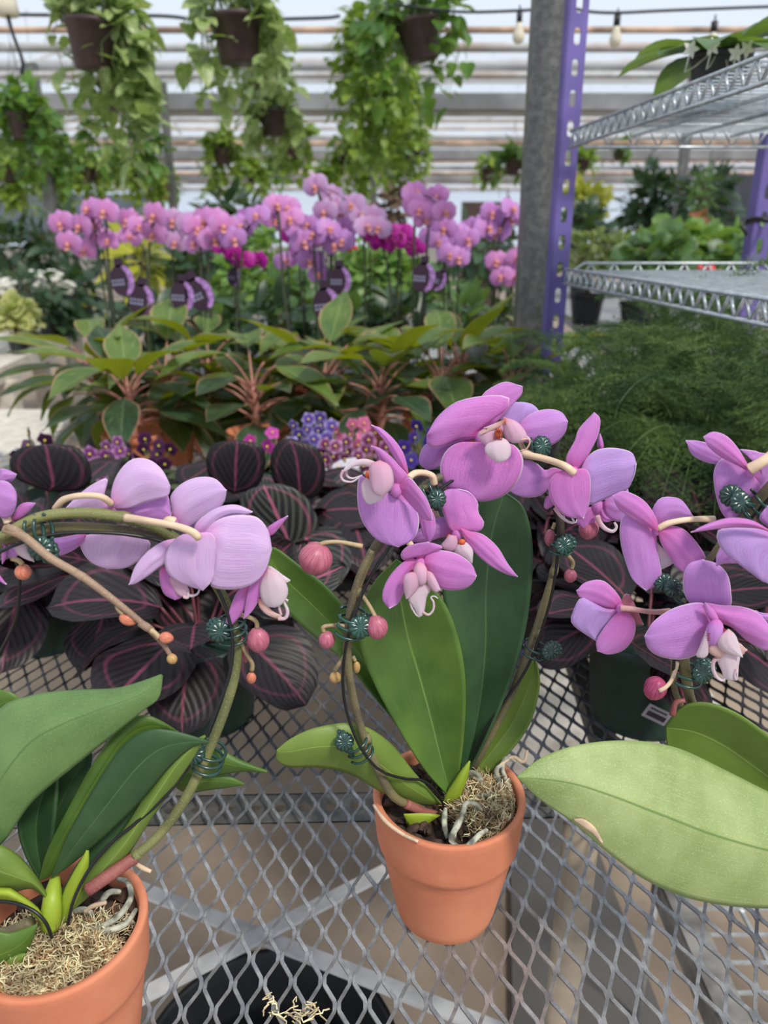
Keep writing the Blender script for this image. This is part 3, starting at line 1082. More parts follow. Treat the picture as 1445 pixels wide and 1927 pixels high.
rootz(mo, [[(882, 1500, .916), (872, 1475, .926), (880, 1456, .932), (896, 1456, .934), (905, 1470, .930), (900, 1490, .918)],
           [(868, 1598, .914), (848, 1580, .922), (862, 1552, .926), (872, 1528, .928), (876, 1512, .932), (892, 1512, .930), (906, 1526, .922)],
           [(838, 1522, .922), (836, 1550, .920), (842, 1578, .916)],
           [(946, 1500, .918), (940, 1475, .926), (934, 1450, .932), (945, 1438, .934)],
           [(962, 1490, .916), (945, 1450, .930), (952, 1428, .938), (972, 1432, .938)],
           [(868, 1600, .914), (885, 1588, .920), (903, 1570, .924), (916, 1562, .922)],
           [(900, 1498, .922), (922, 1497, .926), (940, 1498, .924)], [(850, 1590, .916), (856, 1560, .924), (864, 1542, .926)],
           [(960, 1470, .918), (930, 1465, .922), (915, 1478, .918)]], 2.1)
rootz(mo, [[(940, 1440, .934), (965, 1425, .940), (985, 1434, .940), (992, 1412, .946)], [(703, 1515, .922), (725, 1545, .922), (755, 1568, .922), (787, 1584, .922)]], 1.5, 'root_dry', 'dry_husk')
# leaves
blade(mo, 'leaf', 'leaf_fresh', ZF, (850, 1505), [(800, 1450), (752, 1375), (706, 1290), (678, 1215), (680, 1150), (705, 1095)], (746, 1053),
      [(862, 1465), (873, 1380), (876, 1290), (866, 1215), (842, 1145), (800, 1090)], YC, solid=0.0016, d=(-4, 40), bulge=-7, fold=-5, nu=40, nv=21)
blade(mo, 'leaf', 'leaf_deep', ZF, (858, 1490), [(868, 1440), (868, 1330), (850, 1200), (832, 1100), (845, 1000), (885, 945)], (948, 925),
      [(900, 1420), (950, 1310), (983, 1210), (999, 1110), (1001, 1020), (985, 955)], YC + .012, solid=0.0016, d=(0, 48), bulge=-8, fold=-4, side=-8, nu=40, nv=21)
blade(mo, 'leaf', 'leaf_olive', ZF, (872, 1480), [(890, 1420), (930, 1360), (965, 1300), (990, 1262)], (1006, 1237),
      [(905, 1470), (955, 1420), (995, 1365), (1014, 1300), (1013, 1262)], YC + .022, solid=0.0016, d=(0, 20), bulge=-4, fold=-4, nu=30)
blade(mo, 'leaf', 'leaf_olive', ZF, (830, 1512), [(780, 1455), (730, 1395), (670, 1362), (600, 1368), (550, 1388)], (521, 1412),
      [(790, 1512), (720, 1490), (660, 1456), (600, 1443), (545, 1442), (522, 1430)], YC - .006, solid=0.0016, d=(0, -32), bulge=6, fold=3, nu=34)
blade(mo, 'leaf', 'leaf_fresh', ZF, (845, 1450), [(760, 1330), (690, 1200), (620, 1110), (560, 1062), (515, 1030)], (492, 1040),
      [(800, 1420), (720, 1330), (650, 1245), (600, 1205), (550, 1160), (510, 1110)], YC + .02, solid=0.0016, d=(0, 55), bulge=-5, fold=-3, nu=34)
blade(mo, 'leaf', 'leaf_yellow', ZF, (835, 1510), [(842, 1490), (855, 1470), (868, 1450)], (884, 1432), [(862, 1512), (872, 1485), (880, 1460)], YC - .004,
      solid=0.0014, bulge=4, nu=16, nv=9, label='lime-green leaf base')
blade(mo, 'leaf', 'leaf_yellow', ZF, (805, 1590), [(785, 1585), (770, 1560)], (760, 1532), [(815, 1570), (800, 1545), (830, 1535), (800, 1530)], 0.487,
      solid=0.0014, bulge=2, nu=12, nv=7, label='short cut leaf stub')
# stems
stem(mo, [(812, 1530, .506), (780, 1518, .50), (742, 1500, .49), (712, 1450, .487), (682, 1380, .484), (662, 1300, .482), (654, 1240, .481), (656, 1180, .481), (670, 1110, .483),
          (700, 1040, .487), (745, 975, .49), (795, 918, .495), (838, 893, .50), (890, 868, .506), (930, 850, .51)], [3.6, 3.4, 3.2, 3.0, 3.4, 3.2, 2.8, 2.2], nodes=[(690, 1390, .485, -.2, 1), (655, 1190, .481, 0.1, 1)])
stem(mo, [(820, 1535, .503), (795, 1528, .497), (765, 1513, .492)], [3.9, 3.9, 3.8], 'stem_red', res=20, name='flower_stem_base')
stem(mo, [(700, 1035, .483), (676, 1085, .481), (664, 1130, .480), (655, 1165, .480)], [2.4, 2.6, 2.4], res=24, name='side_branch', nodes=[(672, 1115, .481, .3, 1)])
stem(mo, [(890, 1445, .535), (925, 1380, .537), (965, 1300, .539), (992, 1230, .540), (1015, 1165, .540), (1038, 1090, .540), (1052, 1030, .540), (1055, 975, .538), (1042, 930, .535), (1005, 885, .528),
          (960, 855, .52), (930, 850, .512)], [3.2, 3.2, 3.0, 2.6, 2.4], 'stem', nodes=[(1008, 1190, .540, .3, 1), (1042, 1075, .54, .2, 1)])
wire(mo, [(838, 1530, .503), (828, 1500, .50), (800, 1470, .497), (760, 1465, .49), (715, 1450, .478), (680, 1410, .474), (655, 1350, .472), (645, 1290, .472), (650, 1220, .472), (665, 1165, .473),
          (685, 1110, .476), (712, 1060, .479), (755, 1000, .483), (800, 945, .488), (850, 905, .495), (905, 878, .503), (960, 878, .512), (1015, 915, .525), (1045, 965, .533), (1050, 1030, .533),
          (1040, 1110, .532), (1018, 1190, .532), (990, 1260, .531), (950, 1320, .53), (915, 1370, .529), (893, 1420, .528), (882, 1455, .527)])
clip(mo, 660, 1172, .480, 12, 1.25, 3, (18, 8)); clip(mo, 674, 1408, .482, -25, 1.1, 3, (-26, -12)); clip(mo, 1005, 1222, .538, 20, 1.1, 2, (30, 4))
clip(mo, 1053, 1026, .538, 5, 1.1, 2, (8, 0)); clip(mo, 812, 925, .493, 60, 1.0, 2, (10, 14)); clip(mo, 1010, 838, .52, 75, 1.0, 2, (10, 0))
# flower: large one at the top
Z = ZB; Y = 0.498
fl = flower(mo, Z, Y + .004, (1070, 400), [(1070, 410), (1120, 470), (1180, 500), (1150, 560)], 2.0, ped_Y=[4, 10, 14, 14])
blade(fl, 'sepal', 'petal_pink', Z, (1050, 380), [(1060, 250), (1075, 180), (1120, 140), (1200, 107)], (1286, 132), [(1120, 340), (1190, 280), (1245, 215), (1282, 170)], Y + .010, d=(0, 6), bulge=5, ruf=1)
blade(fl, 'sepal', 'petal', Z, (1040, 402), [(930, 400), (850, 415), (785, 430), (752, 480), (750, 535)], (785, 568), [(960, 440), (890, 480), (865, 540), (830, 562)], Y + .008, d=(0, 8), bulge=4)
blade(fl, 'petal', 'petal_pink', Z, (1052, 395), [(960, 405), (890, 435), (830, 453), (790, 435)], (788, 385), [(1075, 330), (1180, 270), (1222, 215), (1205, 183), (1120, 178), (1000, 195), (920, 225), (840, 295)], Y, d=(2, -2), bulge=7, ruf=2.0, curl=5)
blade(fl, 'petal', 'petal_pink', Z, (1070, 430), [(960, 425), (890, 465), (858, 535), (862, 600), (885, 655), (925, 700)], (1000, 727), [(1160, 425), (1245, 440), (1287, 500), (1285, 570), (1250, 645), (1190, 700), (1100, 730)], Y - .002, d=(0, 0), bulge=8, ruf=2.0, curl=6, nu=30, nv=19)
lp = blade(fl, 'lip', 'lip_pink', Z, (1165, 330), [(1130, 340), (1060, 370), (1065, 410)], (1105, 442), [(1190, 330), (1170, 390), (1140, 420)], Y - .012, d=(0, -2), bulge=4, nu=16, nv=11, solid=.0009)
blade(fl, 'lip', 'lip_pink', Z, (1190, 295), [(1180, 340), (1200, 400)], (1235, 425), [(1260, 320), (1310, 390), (1290, 420)], Y - .012, d=(0, 0), bulge=5, nu=16, nv=11, solid=.0009)
blade(fl, 'lip', 'lip_white', Z, (1160, 400), [(1100, 435), (1090, 470), (1120, 505)], (1160, 528), [(1200, 410), (1225, 450), (1215, 505)], Y - .015, d=(0, -3), bulge=5, nu=16, nv=11, solid=.0009)
blade(fl, 'lip', 'lip_peach', Z, (1200, 300), [(1130, 330), (1075, 355), (1100, 340)], (1060, 385), [(1180, 330), (1150, 350)], Y - .016, d=(0, 0), bulge=1, nu=12, nv=7, solid=.0009)
mb = MB(); mb.blob(zp(Z, (1160, 378), Y - .0165), (.0024, .0010, .0036)); th_ = mb.build('throat', M['throat'], fl); th_['label'] = 'orange throat'
mb = MB()
for k in range(5): mb.tube([zp(Z, (1138 + k * 11, 388 - k * 2), Y - .0185), zp(Z, (1140 + k * 9, 412), Y - .0182)], .00035, 4)
for k in range(3): mb.tube([zp(Z, (1150 + k * 12, 352), Y - .0182), zp(Z, (1158 + k * 10, 372), Y - .0182)], .0004, 4)
mb.build('stripes', M['stripe'], fl)['label'] = 'dark red throat stripes'
tendril(fl, Z, [(1190, 300), (1225, 370), (1270, 408), (1315, 405), (1325, 425), (1305, 460), (1272, 468)], Y - .014, 'lip_peach')
tendril(fl, Z, [(1250, 395), (1270, 385), (1310, 395), (1328, 410)], Y - .012, 'lip_white')
# flower behind it at the right (shaded pale petals)
Y = 0.522
fl = flower(mo, ZC, Y + .004, (150, 250), [(150, 260), (160, 300), (185, 350), (230, 375)], 1.8)
blade(fl, 'petal', 'petal_lav', ZC, (120, 230), [(60, 190), (70, 140), (110, 108)], (165, 101), [(190, 260), (250, 240), (262, 160), (225, 115)], Y, d=(0, 4), bulge=5)
blade(fl, 'petal', 'petal', ZC, (140, 255), [(170, 200), (230, 155), (310, 138), (375, 155)], (407, 200), [(170, 300), (230, 318), (300, 332), (360, 300), (395, 255)], Y - .006, d=(0, 4), bulge=6, curl=4)
# flower: side view at the left
Z = ZB; Y = 0.474
fl = flower(mo, Z, Y + .002, (628, 672), [(690, 610), (725, 585), (775, 583), (815, 600), (825, 640)], 2.1, ped_Y=[2, 6, 12, 16, 18])
blade(fl, 'sepal', 'petal_pink', Z, (690, 600), [(625, 520), (575, 430), (530, 370)], (495, 333), [(682, 545), (660, 475), (610, 405), (545, 350)], Y + .012, d=(0, 4), bulge=3, nv=11)
blade(fl, 'petal', 'petal', Z, (640, 690), [(560, 700), (500, 745), (455, 700), (440, 580), (423, 660), (430, 780), (470, 870), (540, 940)], (640, 970), [(700, 720), (738, 790), (745, 860), (715, 930)], Y + .006, d=(0, -4), bulge=8, nu=30, nv=19, ruf=1)
blade(fl, 'petal', 'petal_pink', Z, (640, 690), [(585, 600), (545, 520), (520, 470)], (495, 443), [(690, 612), (640, 545), (590, 490), (540, 455)], Y + .002, d=(0, -10), bulge=5, nv=11)
blade(fl, 'sepal', 'petal_pink', Z, (700, 720), [(725, 780), (750, 840), (765, 900)], (802, 945), [(780, 740), (822, 800), (832, 860), (825, 905)], Y + .006, d=(0, 4), bulge=3)
blade(fl, 'petal', 'petal_pink', Z, (630, 665), [(690, 735), (740, 790), (780, 828)], (815, 830), [(690, 608), (740, 655), (785, 715), (808, 775)], Y - .001, d=(0, -8), bulge=5, side=-4)
blade(fl, 'lip', 'lip_white', Z, (470, 610), [(445, 640), (450, 700), (470, 738)], (495, 746), [(530, 650), (570, 690), (545, 725)], Y - .006, d=(0, -2), bulge=3, nu=14, nv=9, solid=.0009)
blade(fl, 'lip', 'lip_pink', Z, (540, 520), [(490, 545), (490, 620), (505, 680)], (550, 706), [(590, 545), (610, 600), (605, 660)], Y - .012, d=(0, -2), bulge=5, nu=14, nv=9, solid=.0009)
blade(fl, 'lip', 'lip_white', Z, (545, 540), [(480, 512), (430, 513), (385, 530)], (345, 575), [(500, 552), (440, 545), (400, 550), (370, 570)], Y - .004, d=(0, -4), bulge=2, nu=14, nv=7, solid=.0009)
tendril(fl, Z, [(350, 570), (338, 600), (355, 625), (400, 628), (440, 600)], Y - .008); tendril(fl, Z, [(365, 565), (370, 600), (400, 612), (450, 595)], Y - .004)
mb = MB(); mb.blob(zp(Z, (478, 592), Y - .005), (.0018, .0012, .0026)); mb.build('throat', M['throat'], fl)['label'] = 'orange-red throat'
# flower: below, facing down
Z = ZB; Y = 0.472
fl = flower(mo, Z, Y + .002, (752, 1060), [(740, 1000), (715, 975), (700, 955), (690, 940)], 2.0, ped_Y=[6, 12, 16, 18])
blade(fl, 'sepal', 'petal_pink', Z, (755, 1040), [(700, 1010), (672, 1040), (650, 1010), (690, 965)], (790, 945), [(790, 1010), (850, 985), (868, 970), (830, 955)], Y, d=(0, -6), bulge=4)
blade(fl, 'petal', 'petal_pink', Z, (745, 1050), [(700, 1030), (625, 1085), (570, 1165), (555, 1240)], (590, 1292), [(722, 1090), (680, 1180), (655, 1230), (632, 1270)], Y, d=(0, -4), bulge=5, ruf=1)
blade(fl, 'petal', 'petal_pink', Z, (765, 1060), [(790, 1005), (850, 988), (940, 1005), (1015, 1055)], (1045, 1120), [(800, 1120), (850, 1180), (920, 1197), (990, 1185), (1030, 1155)], Y - .001, d=(0, -3), bulge=6, ruf=1)
blade(fl, 'lip', 'lip_pink', Z, (735, 1105), [(700, 1105), (668, 1125), (668, 1185)], (680, 1243), [(752, 1130), (740, 1180), (715, 1215)], Y - .010, bulge=4, nu=14, nv=9, solid=.0009)
blade(fl, 'lip', 'lip_pink', Z, (785, 1095), [(783, 1130), (800, 1175), (830, 1205)], (857, 1197), [(815, 1110), (840, 1155)], Y - .010, bulge=3, nu=14, nv=9, solid=.0009)
blade(fl, 'lip', 'lip_white', Z, (765, 1155), [(735, 1185), (705, 1215), (690, 1245), (720, 1285)], (745, 1338), [(805, 1190), (785, 1230), (775, 1290), (765, 1325)], Y - .008, bulge=3, nu=18, nv=9, solid=.0009)
tendril(fl, Z, [(700, 1240), (705, 1280), (730, 1325), (748, 1336)], Y - .008); tendril(fl, Z, [(765, 1310), (795, 1325), (820, 1300), (822, 1260), (808, 1235), (825, 1228), (845, 1240)], Y - .009)
mb = MB(); mb.blob(zp(Z, (755, 1110), Y - .009), (.0048, .004, .0085), Matrix.Rotation(-.15, 3, 'Y')); mb.build('column', M['lip_pink'], fl)
mb = MB(); mb.blob(zp(Z, (712, 1102), Y - .006), (.0022, .002, .0015)); mb.blob(zp(Z, (778, 1088), Y - .006), (.0018, .002, .0018)); mb.build('throat', M['stripe'], fl)['label'] = 'dark red throat'
# flower: right of it, half turned
Z = ZB; Y = 0.488
fl = flower(mo, Z, Y + .004, (945, 905), [(940, 900), (900, 880), (850, 830), (820, 770)], 2.0, ped_Y=[6, 8, 10, 12])
blade(fl, 'sepal', 'petal', Z, (920, 910), [(860, 920), (800, 940), (740, 945)], (700, 940), [(900, 830), (850, 815), (800, 850), (745, 880)], Y + .008, d=(0, 2), bulge=4)
blade(fl, 'petal', 'petal_pink', Z, (950, 905), [(905, 870), (872, 790), (855, 725), (885, 675)], (945, 668), [(1000, 890), (1060, 888), (1086, 845), (1055, 790), (1052, 735), (1010, 685)], Y, d=(0, 4), bulge=5, ruf=1.5)
blade(fl, 'sepal', 'petal_pink', Z, (960, 870), [(990, 940), (1060, 1020), (1130, 1075), (1205, 1112)], (1262, 1126), [(1010, 888), (1080, 905), (1155, 970), (1205, 1050)], Y - .002, d=(0, -8), bulge=4)
blade(fl, 'lip', 'lip_pink', Z, (940, 915), [(905, 910), (880, 940), (860, 965)], (895, 992), [(950, 960), (930, 990)], Y - .006, bulge=3, nu=12, nv=7, solid=.0009)
blade(fl, 'lip', 'lip_white', Z, (955, 950), [(930, 985), (935, 1015), (980, 1035)], (1022, 1056), [(990, 945), (1025, 985), (1025, 1025)], Y - .006, bulge=4, nu=14, nv=9, solid=.0009)
mb = MB(); mb.blob(zp(Z, (903, 932), Y - .005), (.002, .002, .004)); mb.blob(zp(Z, (970, 945), Y - .007), (.0025, .002, .0022)); mb.build('throat', M['throat'], fl)['label'] = 'orange throat'
# flower at the right seen from behind
Z = ZC; Y = 0.505
fl = flower(mo, Z, Y - .003, (440, 462), [(440, 468), (390, 430), (290, 395), (170, 365)], 2.4, ped_Y=[-4, -4, 6, 14], core_r=3)
blade(fl, 'petal', 'petal', Z, (380, 455), [(330, 440), (290, 455), (240, 415), (170, 408)], (108, 560), [(330, 510), (300, 555), (265, 585), (195, 594), (140, 580)], Y + .008, d=(0, 4), bulge=4)
blade(fl, 'sepal', 'petal_pink', Z, (455, 455), [(405, 430), (402, 380), (445, 300), (465, 240)], (545, 155), [(490, 420), (530, 345), (565, 270), (575, 190)], Y + .004, d=(0, 6), bulge=5)
blade(fl, 'petal', 'petal_lav', Z, (470, 465), [(500, 400), (545, 355), (610, 338), (680, 342), (740, 365)], (762, 420), [(510, 560), (515, 632), (580, 612), (650, 580), (720, 548), (752, 480)], Y, d=(0, 2), bulge=7, ruf=2, nv=19, nu=28)
blade(fl, 'sepal', 'petal_pink', Z, (440, 462), [(370, 460), (318, 500), (308, 560), (335, 630), (400, 690)], (488, 706), [(490, 445), (522, 480), (525, 560), (515, 640)], Y - .006, d=(0, 2), bulge=6, ruf=1)
blade(fl, 'lip', 'petal_pink', Z, (330, 590), [(300, 590), (285, 640)], (300, 655), [(340, 620), (325, 640)], Y + .008, nu=10, nv=7)
tendril(fl, Z, [(340, 650), (370, 690), (410, 720), (440, 725), (430, 700)], Y + .004, r=1.2); tendril(fl, Z, [(385, 690), (400, 715), (445, 725), (455, 708)], Y + .006, 'lip_white')
blade(fl, 'sepal', 'petal_pink', Z, (580, 345), [(562, 330), (565, 295)], (575, 265), [(592, 335), (586, 295)], Y + .012, nu=12, nv=7)
# small flower hanging behind, right
Y = 0.54
fl = flower(mo, Z, Y + .002, (560, 640), [(560, 640), (540, 600), (500, 560), (470, 520)], 1.8)
blade(fl, 'sepal', 'petal_pink', Z, (560, 640), [(510, 650), (465, 700), (452, 725)], (500, 760), [(558, 680), (545, 730), (520, 760)], Y, bulge=3)
blade(fl, 'petal', 'petal', Z, (600, 640), [(605, 600), (640, 575), (690, 590), (720, 548)], (715, 660), [(610, 680), (650, 715), (690, 712)], Y, bulge=4)
blade(fl, 'petal', 'petal_pink', Z, (570, 620), [(560, 660), (570, 700), (600, 722)], (650, 710), [(600, 620), (612, 670), (640, 700)], Y + .002, bulge=3)
tendril(fl, Z, [(560, 690), (570, 720), (600, 755), (640, 770), (660, 750), (650, 725)], Y - .004, 'lip_white', r=1.8)
# buds
bud(mo, 593, 1052, 64, 66, .478, 25, 'bud', [(600, 1026, 0), (612, 1021, 0), (640, 1020, 3), (682, 1028, 4)])
bud(mo, 709, 1181, 42, 52, .476, -8, 'bud', [(706, 1160, 0), (695, 1140, 2), (682, 1122, 4), (668, 1112, 5)])
bud(mo, 615, 1205, 31, 38, .478, 0, 'bud', [(610, 1190, 0), (608, 1180, 0), (625, 1177, 2), (650, 1178, 3)])
bud(mo, 631, 1275, 22, 24, .482, -30, 'bud_green', [(630, 1262, 0), (636, 1252, 0), (645, 1240, 2), (652, 1228, 2)])
bud(mo, 671, 1256, 14, 28, .484, 0, 'bud_green', [(668, 1243, 0), (664, 1236, 0)])
bud(mo, 1107, 995, 38, 46, .545, 0, 'bud'); bud(mo, 1034, 1012, 20, 36, .542, 0, 'bud', [(1040, 995, 0), (1044, 985, 0)]); bud(mo, 1073, 1084, 24, 28, .54, 0, 'bud', [(1076, 1070, 0), (1078, 1058, 0), (1068, 1045, 0)])

# ================= left orchid =================
YL = 0.386
lo = thing('potted_orchid', 'pink moth orchid in the lower left terracotta pot, with a long budded branch', 'potted orchid',
           (-0.216, YL, BZ), 'moth orchids trained on hoops in terracotta pots')
pot_clay(lo, (-0.216, YL), 0.0575, BZ, 0.921, 0.039, band=0.045)
bark_chips(lo, (-0.216, YL, 0.908), 0.052, 60, 13)
moss_clump(lo, (-0.222, 0.368, 0.906), 0.042, 0.032, 2400, 14, h=0.014, L=.013, pc=(-.216, YL), pr=.047)
moss_clump(lo, (-0.190, 0.375, 0.905), 0.022, 0.030, 600, 15, h=0.012, L=.013, pc=(-.216, YL), pr=.047)
rootz(lo, [[(150, 1740, .914), (185, 1745, .918), (222, 1725, .920), (246, 1690, .922), (240, 1660, .922), (222, 1655, .920)], [(165, 1758, .912), (200, 1752, .918), (235, 1740, .918), (256, 1712, .914)],
           [(188, 1700, .916), (205, 1680, .922), (226, 1678, .918)], [(200, 1770, .912), (222, 1745, .918), (250, 1735, .914)], [(140, 1715, .914), (160, 1712, .920), (176, 1722, .916)]], 2.0)
roots(lo, [[(255, 1625, .398), (270, 1634, .396), (284, 1640, .394)], [(160, 1715, .376), (175, 1705, .376), (200, 1698, .376)]], 1.3, 'root_dry', 'dry_husk')
YM = .395
blade(lo, 'leaf', 'leaf_grey', ZF, (-90, 1660), [(-70, 1480), (-10, 1345), (60, 1310), (140, 1300), (215, 1297), (265, 1284)], (305, 1270),
      [(0, 1590), (60, 1508), (140, 1440), (215, 1380), (270, 1335), (298, 1312)], YM - .01, solid=.0018, d=(0, 20), bulge=8, fold=4, side=-8, nu=44, nv=23)
blade(lo, 'leaf', 'leaf_fresh', ZF, (75, 1655), [(90, 1600), (130, 1520), (175, 1440), (225, 1370), (275, 1346)], (345, 1385),
      [(100, 1640), (140, 1570), (190, 1490), (235, 1420), (280, 1385), (315, 1370)], YM + .004, solid=.0018, d=(0, 18), bulge=5, fold=-2, nu=34)
blade(lo, 'leaf', 'leaf_deep', ZF, (98, 1650), [(130, 1570), (180, 1480), (230, 1405), (280, 1373), (330, 1376)], (392, 1396),
      [(140, 1620), (210, 1560), (270, 1500), (320, 1440), (360, 1405)], YM - .004, solid=.0018, d=(0, 14), bulge=6, fold=-3, nu=34)
blade(lo, 'leaf', 'leaf_deep', ZF, (110, 1690), [(150, 1620), (210, 1545), (270, 1480), (320, 1425)], (350, 1400),
      [(150, 1680), (210, 1620), (260, 1540), (310, 1460)], YM + .004, solid=.0018, d=(0, 14), bulge=3, nu=30)
blade(lo, 'leaf', 'leaf_olive', ZF, (118, 1720), [(160, 1650), (235, 1560), (290, 1470), (330, 1415)], (386, 1384),
      [(150, 1700), (230, 1620), (280, 1545), (325, 1480), (360, 1430)], YM - .006, solid=.0018, d=(0, 18), bulge=4, fold=2, nu=34)
blade(lo, 'leaf', 'leaf_fresh', ZF, (330, 1440), [(370, 1415), (410, 1410), (450, 1430)], (502, 1452), [(370, 1460), (420, 1455), (460, 1450)], YM + .04, solid=.0018, bulge=3, nu=20)
blade(lo, 'leaf', 'leaf_fresh', ZF, (320, 1470), [(350, 1455), (390, 1452), (430, 1460)], (458, 1475), [(350, 1490), (390, 1485), (430, 1480)], YM + .045, solid=.0018, bulge=3, nu=20)
blade(lo, 'leaf', 'leaf_deep', ZF, (75, 1655), [(45, 1600), (35, 1540), (60, 1480)], (110, 1430), [(95, 1630), (102, 1560), (108, 1490)], YM + .006, solid=.0018, d=(0, 10), bulge=-6, fold=-4, nu=26)
blade(lo, 'leaf', 'leaf_deep', ZF, (95, 1640), [(70, 1560), (90, 1500), (120, 1450)], (170, 1400), [(120, 1560), (150, 1500), (170, 1440)], YM + .014, solid=.0018, d=(0, 10), bulge=-4, nu=22)
blade(lo, 'leaf', 'leaf_olive', ZF, (90, 1690), [(60, 1640), (20, 1600), (-20, 1590)], (-80, 1620), [(60, 1670), (20, 1678), (-20, 1675)], YM - .012, solid=.0018, d=(0, -10), bulge=5, fold=3, nu=26)
blade(lo, 'leaf', 'leaf_fresh', ZF, (70, 1740), [(20, 1755), (-20, 1750)], (-90, 1770), [(50, 1790), (10, 1830), (-40, 1860)], YM - .03, solid=.0018, d=(0, -10), bulge=4, nu=22)
blade(lo, 'leaf', 'leaf_olive', ZF, (0, 1860), [(-10, 1820), (10, 1800)], (48, 1795), [(20, 1850), (40, 1825)], YM - .035, solid=.0018, bulge=3, nu=12, nv=7)
blade(lo, 'leaf', 'leaf_fresh', ZF, (-40, 1400), [(-40, 1330), (-10, 1300), (20, 1302)], (45, 1322), [(-10, 1370), (15, 1345)], YM + .05, solid=.0018, bulge=3, nu=16)
mb = MB()
mb.tube([P(95, 1745, YM - .016), P(97, 1710, YM - .014), P(100, 1680, YM - .008), P(104, 1650, YM)], [.006, .0066, .0058, .003], 14, res=12)
mb.build('crown', M['leaf_yellow'], lo)['label'] = 'lime-green crown where the leaves meet'
blade(lo, 'leaf', 'leaf_yellow', ZF, (80, 1735), [(40, 1700), (0, 1690), (-30, 1692)], (-80, 1710), [(70, 1710), (30, 1680), (0, 1672)], YM - .02, solid=.0018, bulge=4, nu=16, nv=9)
blade(lo, 'leaf', 'leaf_yellow', ZF, (115, 1740), [(118, 1690), (135, 1650)], (165, 1600), [(130, 1720), (150, 1680), (165, 1630)], YM - .010, solid=.0018, bulge=3, nu=16, nv=9)
# stems: main one down the right side
stem(lo, [(0, 1012, .415), (60, 978, .425), (120, 966, .43), (190, 967, .435), (250, 978, .44), (300, 995, .445), (350, 1030, .45), (400, 1090, .452), (432, 1150, .45), (446, 1215, .446), (440, 1280, .44), (418, 1350, .43),
          (385, 1430, .42), (345, 1510, .41), (300, 1570, .402), (252, 1613, .395)], [3.0, 3.4, 3.4, 3.2, 3.2, 3.3, 3.2], 'stem_green', nodes=[(232, 973, .439, 1, -.1), (256, 1610, .396, 1, .9)])
stem(lo, [(-10, 1025, .418), (60, 1000, .43), (120, 992, .436), (190, 994, .442), (260, 1003, .447), (330, 1018, .452)], [3.2, 3.2, 3.1], 'stem', res=30, name='flower_stem')
stem(lo, [(256, 1612, .396), (215, 1640, .389), (165, 1675, .382)], [4.0, 4.3, 4.3], 'stem_red', res=16, name='flower_stem_base')
stem(lo, [(-10, 1760, .372), (20, 1755, .372), (60, 1735, .374)], [4.3, 4.3, 4.0], 'stem', res=12, name='flower_stem_base')
stem(lo, [(8, 995, .408), (45, 1010, .406), (95, 1050, .404), (155, 1085, .402), (215, 1130, .400), (270, 1175, .399), (305, 1210, .398), (325, 1240, .398)], [2.6, 2.4, 2.2, 1.8, 1.3], 'branch', name='budded_branch',
     nodes=[(28, 998, .407, 1, -.5), (155, 1085, .402, 1, -.7), (276, 1180, .399, 1, -.8)])
bud(lo, 313, 1200, 22, 27, .396, -75, 'bud_small', [(300, 1200, 0), (292, 1192, 1), (284, 1186, 2)]); bud(lo, 324, 1240, 19, 22, .397, -20, 'bud_green'); bud(lo, 241, 1166, 22, 34, .400, -60, 'bud_small', [(232, 1155, 0), (224, 1148, 0), (221, 1140, 1)])
bud(lo, 486, 1205, 42, 54, .445, -5, 'bud', [(484, 1182, 0), (482, 1170, 0), (470, 1162, 0), (448, 1156, 2)]); bud(lo, 473, 1276, 18, 26, .446, 0, 'bud_small', [(474, 1262, 0), (474, 1248, 0), (462, 1228, 0), (452, 1205, 0)]); bud(lo, 461, 1232, 14, 40, .452, 0, 'bud')
bud(lo, 44, 1077, 30, 32, .42, 0, 'bud_small', [(42, 1062, 0), (35, 1055, 0), (22, 1050, 0)])
wire(lo, [(128, 1740, .368), (138, 1695, .372), (165, 1640, .38), (205, 1590, .388), (260, 1545, .394), (310, 1500, .40), (350, 1450, .408), (385, 1390, .416), (410, 1330, .424), (432, 1270, .43), (438, 1210, .436), (425, 1145, .44),
          (395, 1085, .442), (350, 1040, .44), (300, 1018, .435), (240, 1006, .43), (170, 1002, .425), (100, 1006, .42), (30, 1025, .412), (-40, 1060, .405)])
wire(lo, [(-30, 1696, .365), (20, 1698, .364), (60, 1712, .362), (85, 1735, .36), (98, 1765, .36)])
wire(lo, [(12, 1030, .43), (32, 1060, .43), (37, 1110, .43), (28, 1170, .43), (-5, 1240, .43)])
clip(lo, 73, 998, .420, 80, 1.1, 2, (4, 34)); clip(lo, 436, 1185, .445, -5, 1.1, 3, (-22, 4)); clip(lo, 392, 1425, .418, 20, 1.15, 3, (-28, -6))
# flowers
Z = ZA
Y = .447
fl = flower(lo, Z, Y, (548, 350), [(540, 330), (490, 296), (400, 290), (310, 310), (270, 355)], 1.9, ped_Y=[-6, -14, -16, -14, -10], core_r=3)
blade(fl, 'petal', 'petal_pale', Z, (545, 350), [(500, 300), (520, 230), (520, 204), (450, 235), (380, 290)], (310, 362), [(500, 372), (430, 374), (360, 370)], Y + .004, bulge=4)
blade(fl, 'petal', 'petal_pale', Z, (560, 480), [(500, 478), (440, 478), (388, 500), (400, 560), (445, 615)], (520, 646), [(650, 480), (715, 500), (730, 545), (680, 600), (610, 640)], Y + .01, d=(0, 2), bulge=6)
blade(fl, 'sepal', 'petal', Z, (420, 478), [(370, 480), (320, 490)], (250, 500), [(400, 520), (350, 558), (285, 580), (245, 550)], Y + .008, bulge=3)
blade(fl, 'sepal', 'petal', Z, (550, 352), [(620, 350), (700, 325), (760, 300), (812, 285)], (830, 385), [(600, 410), (680, 425), (770, 420), (815, 405)], Y + .002, bulge=4)
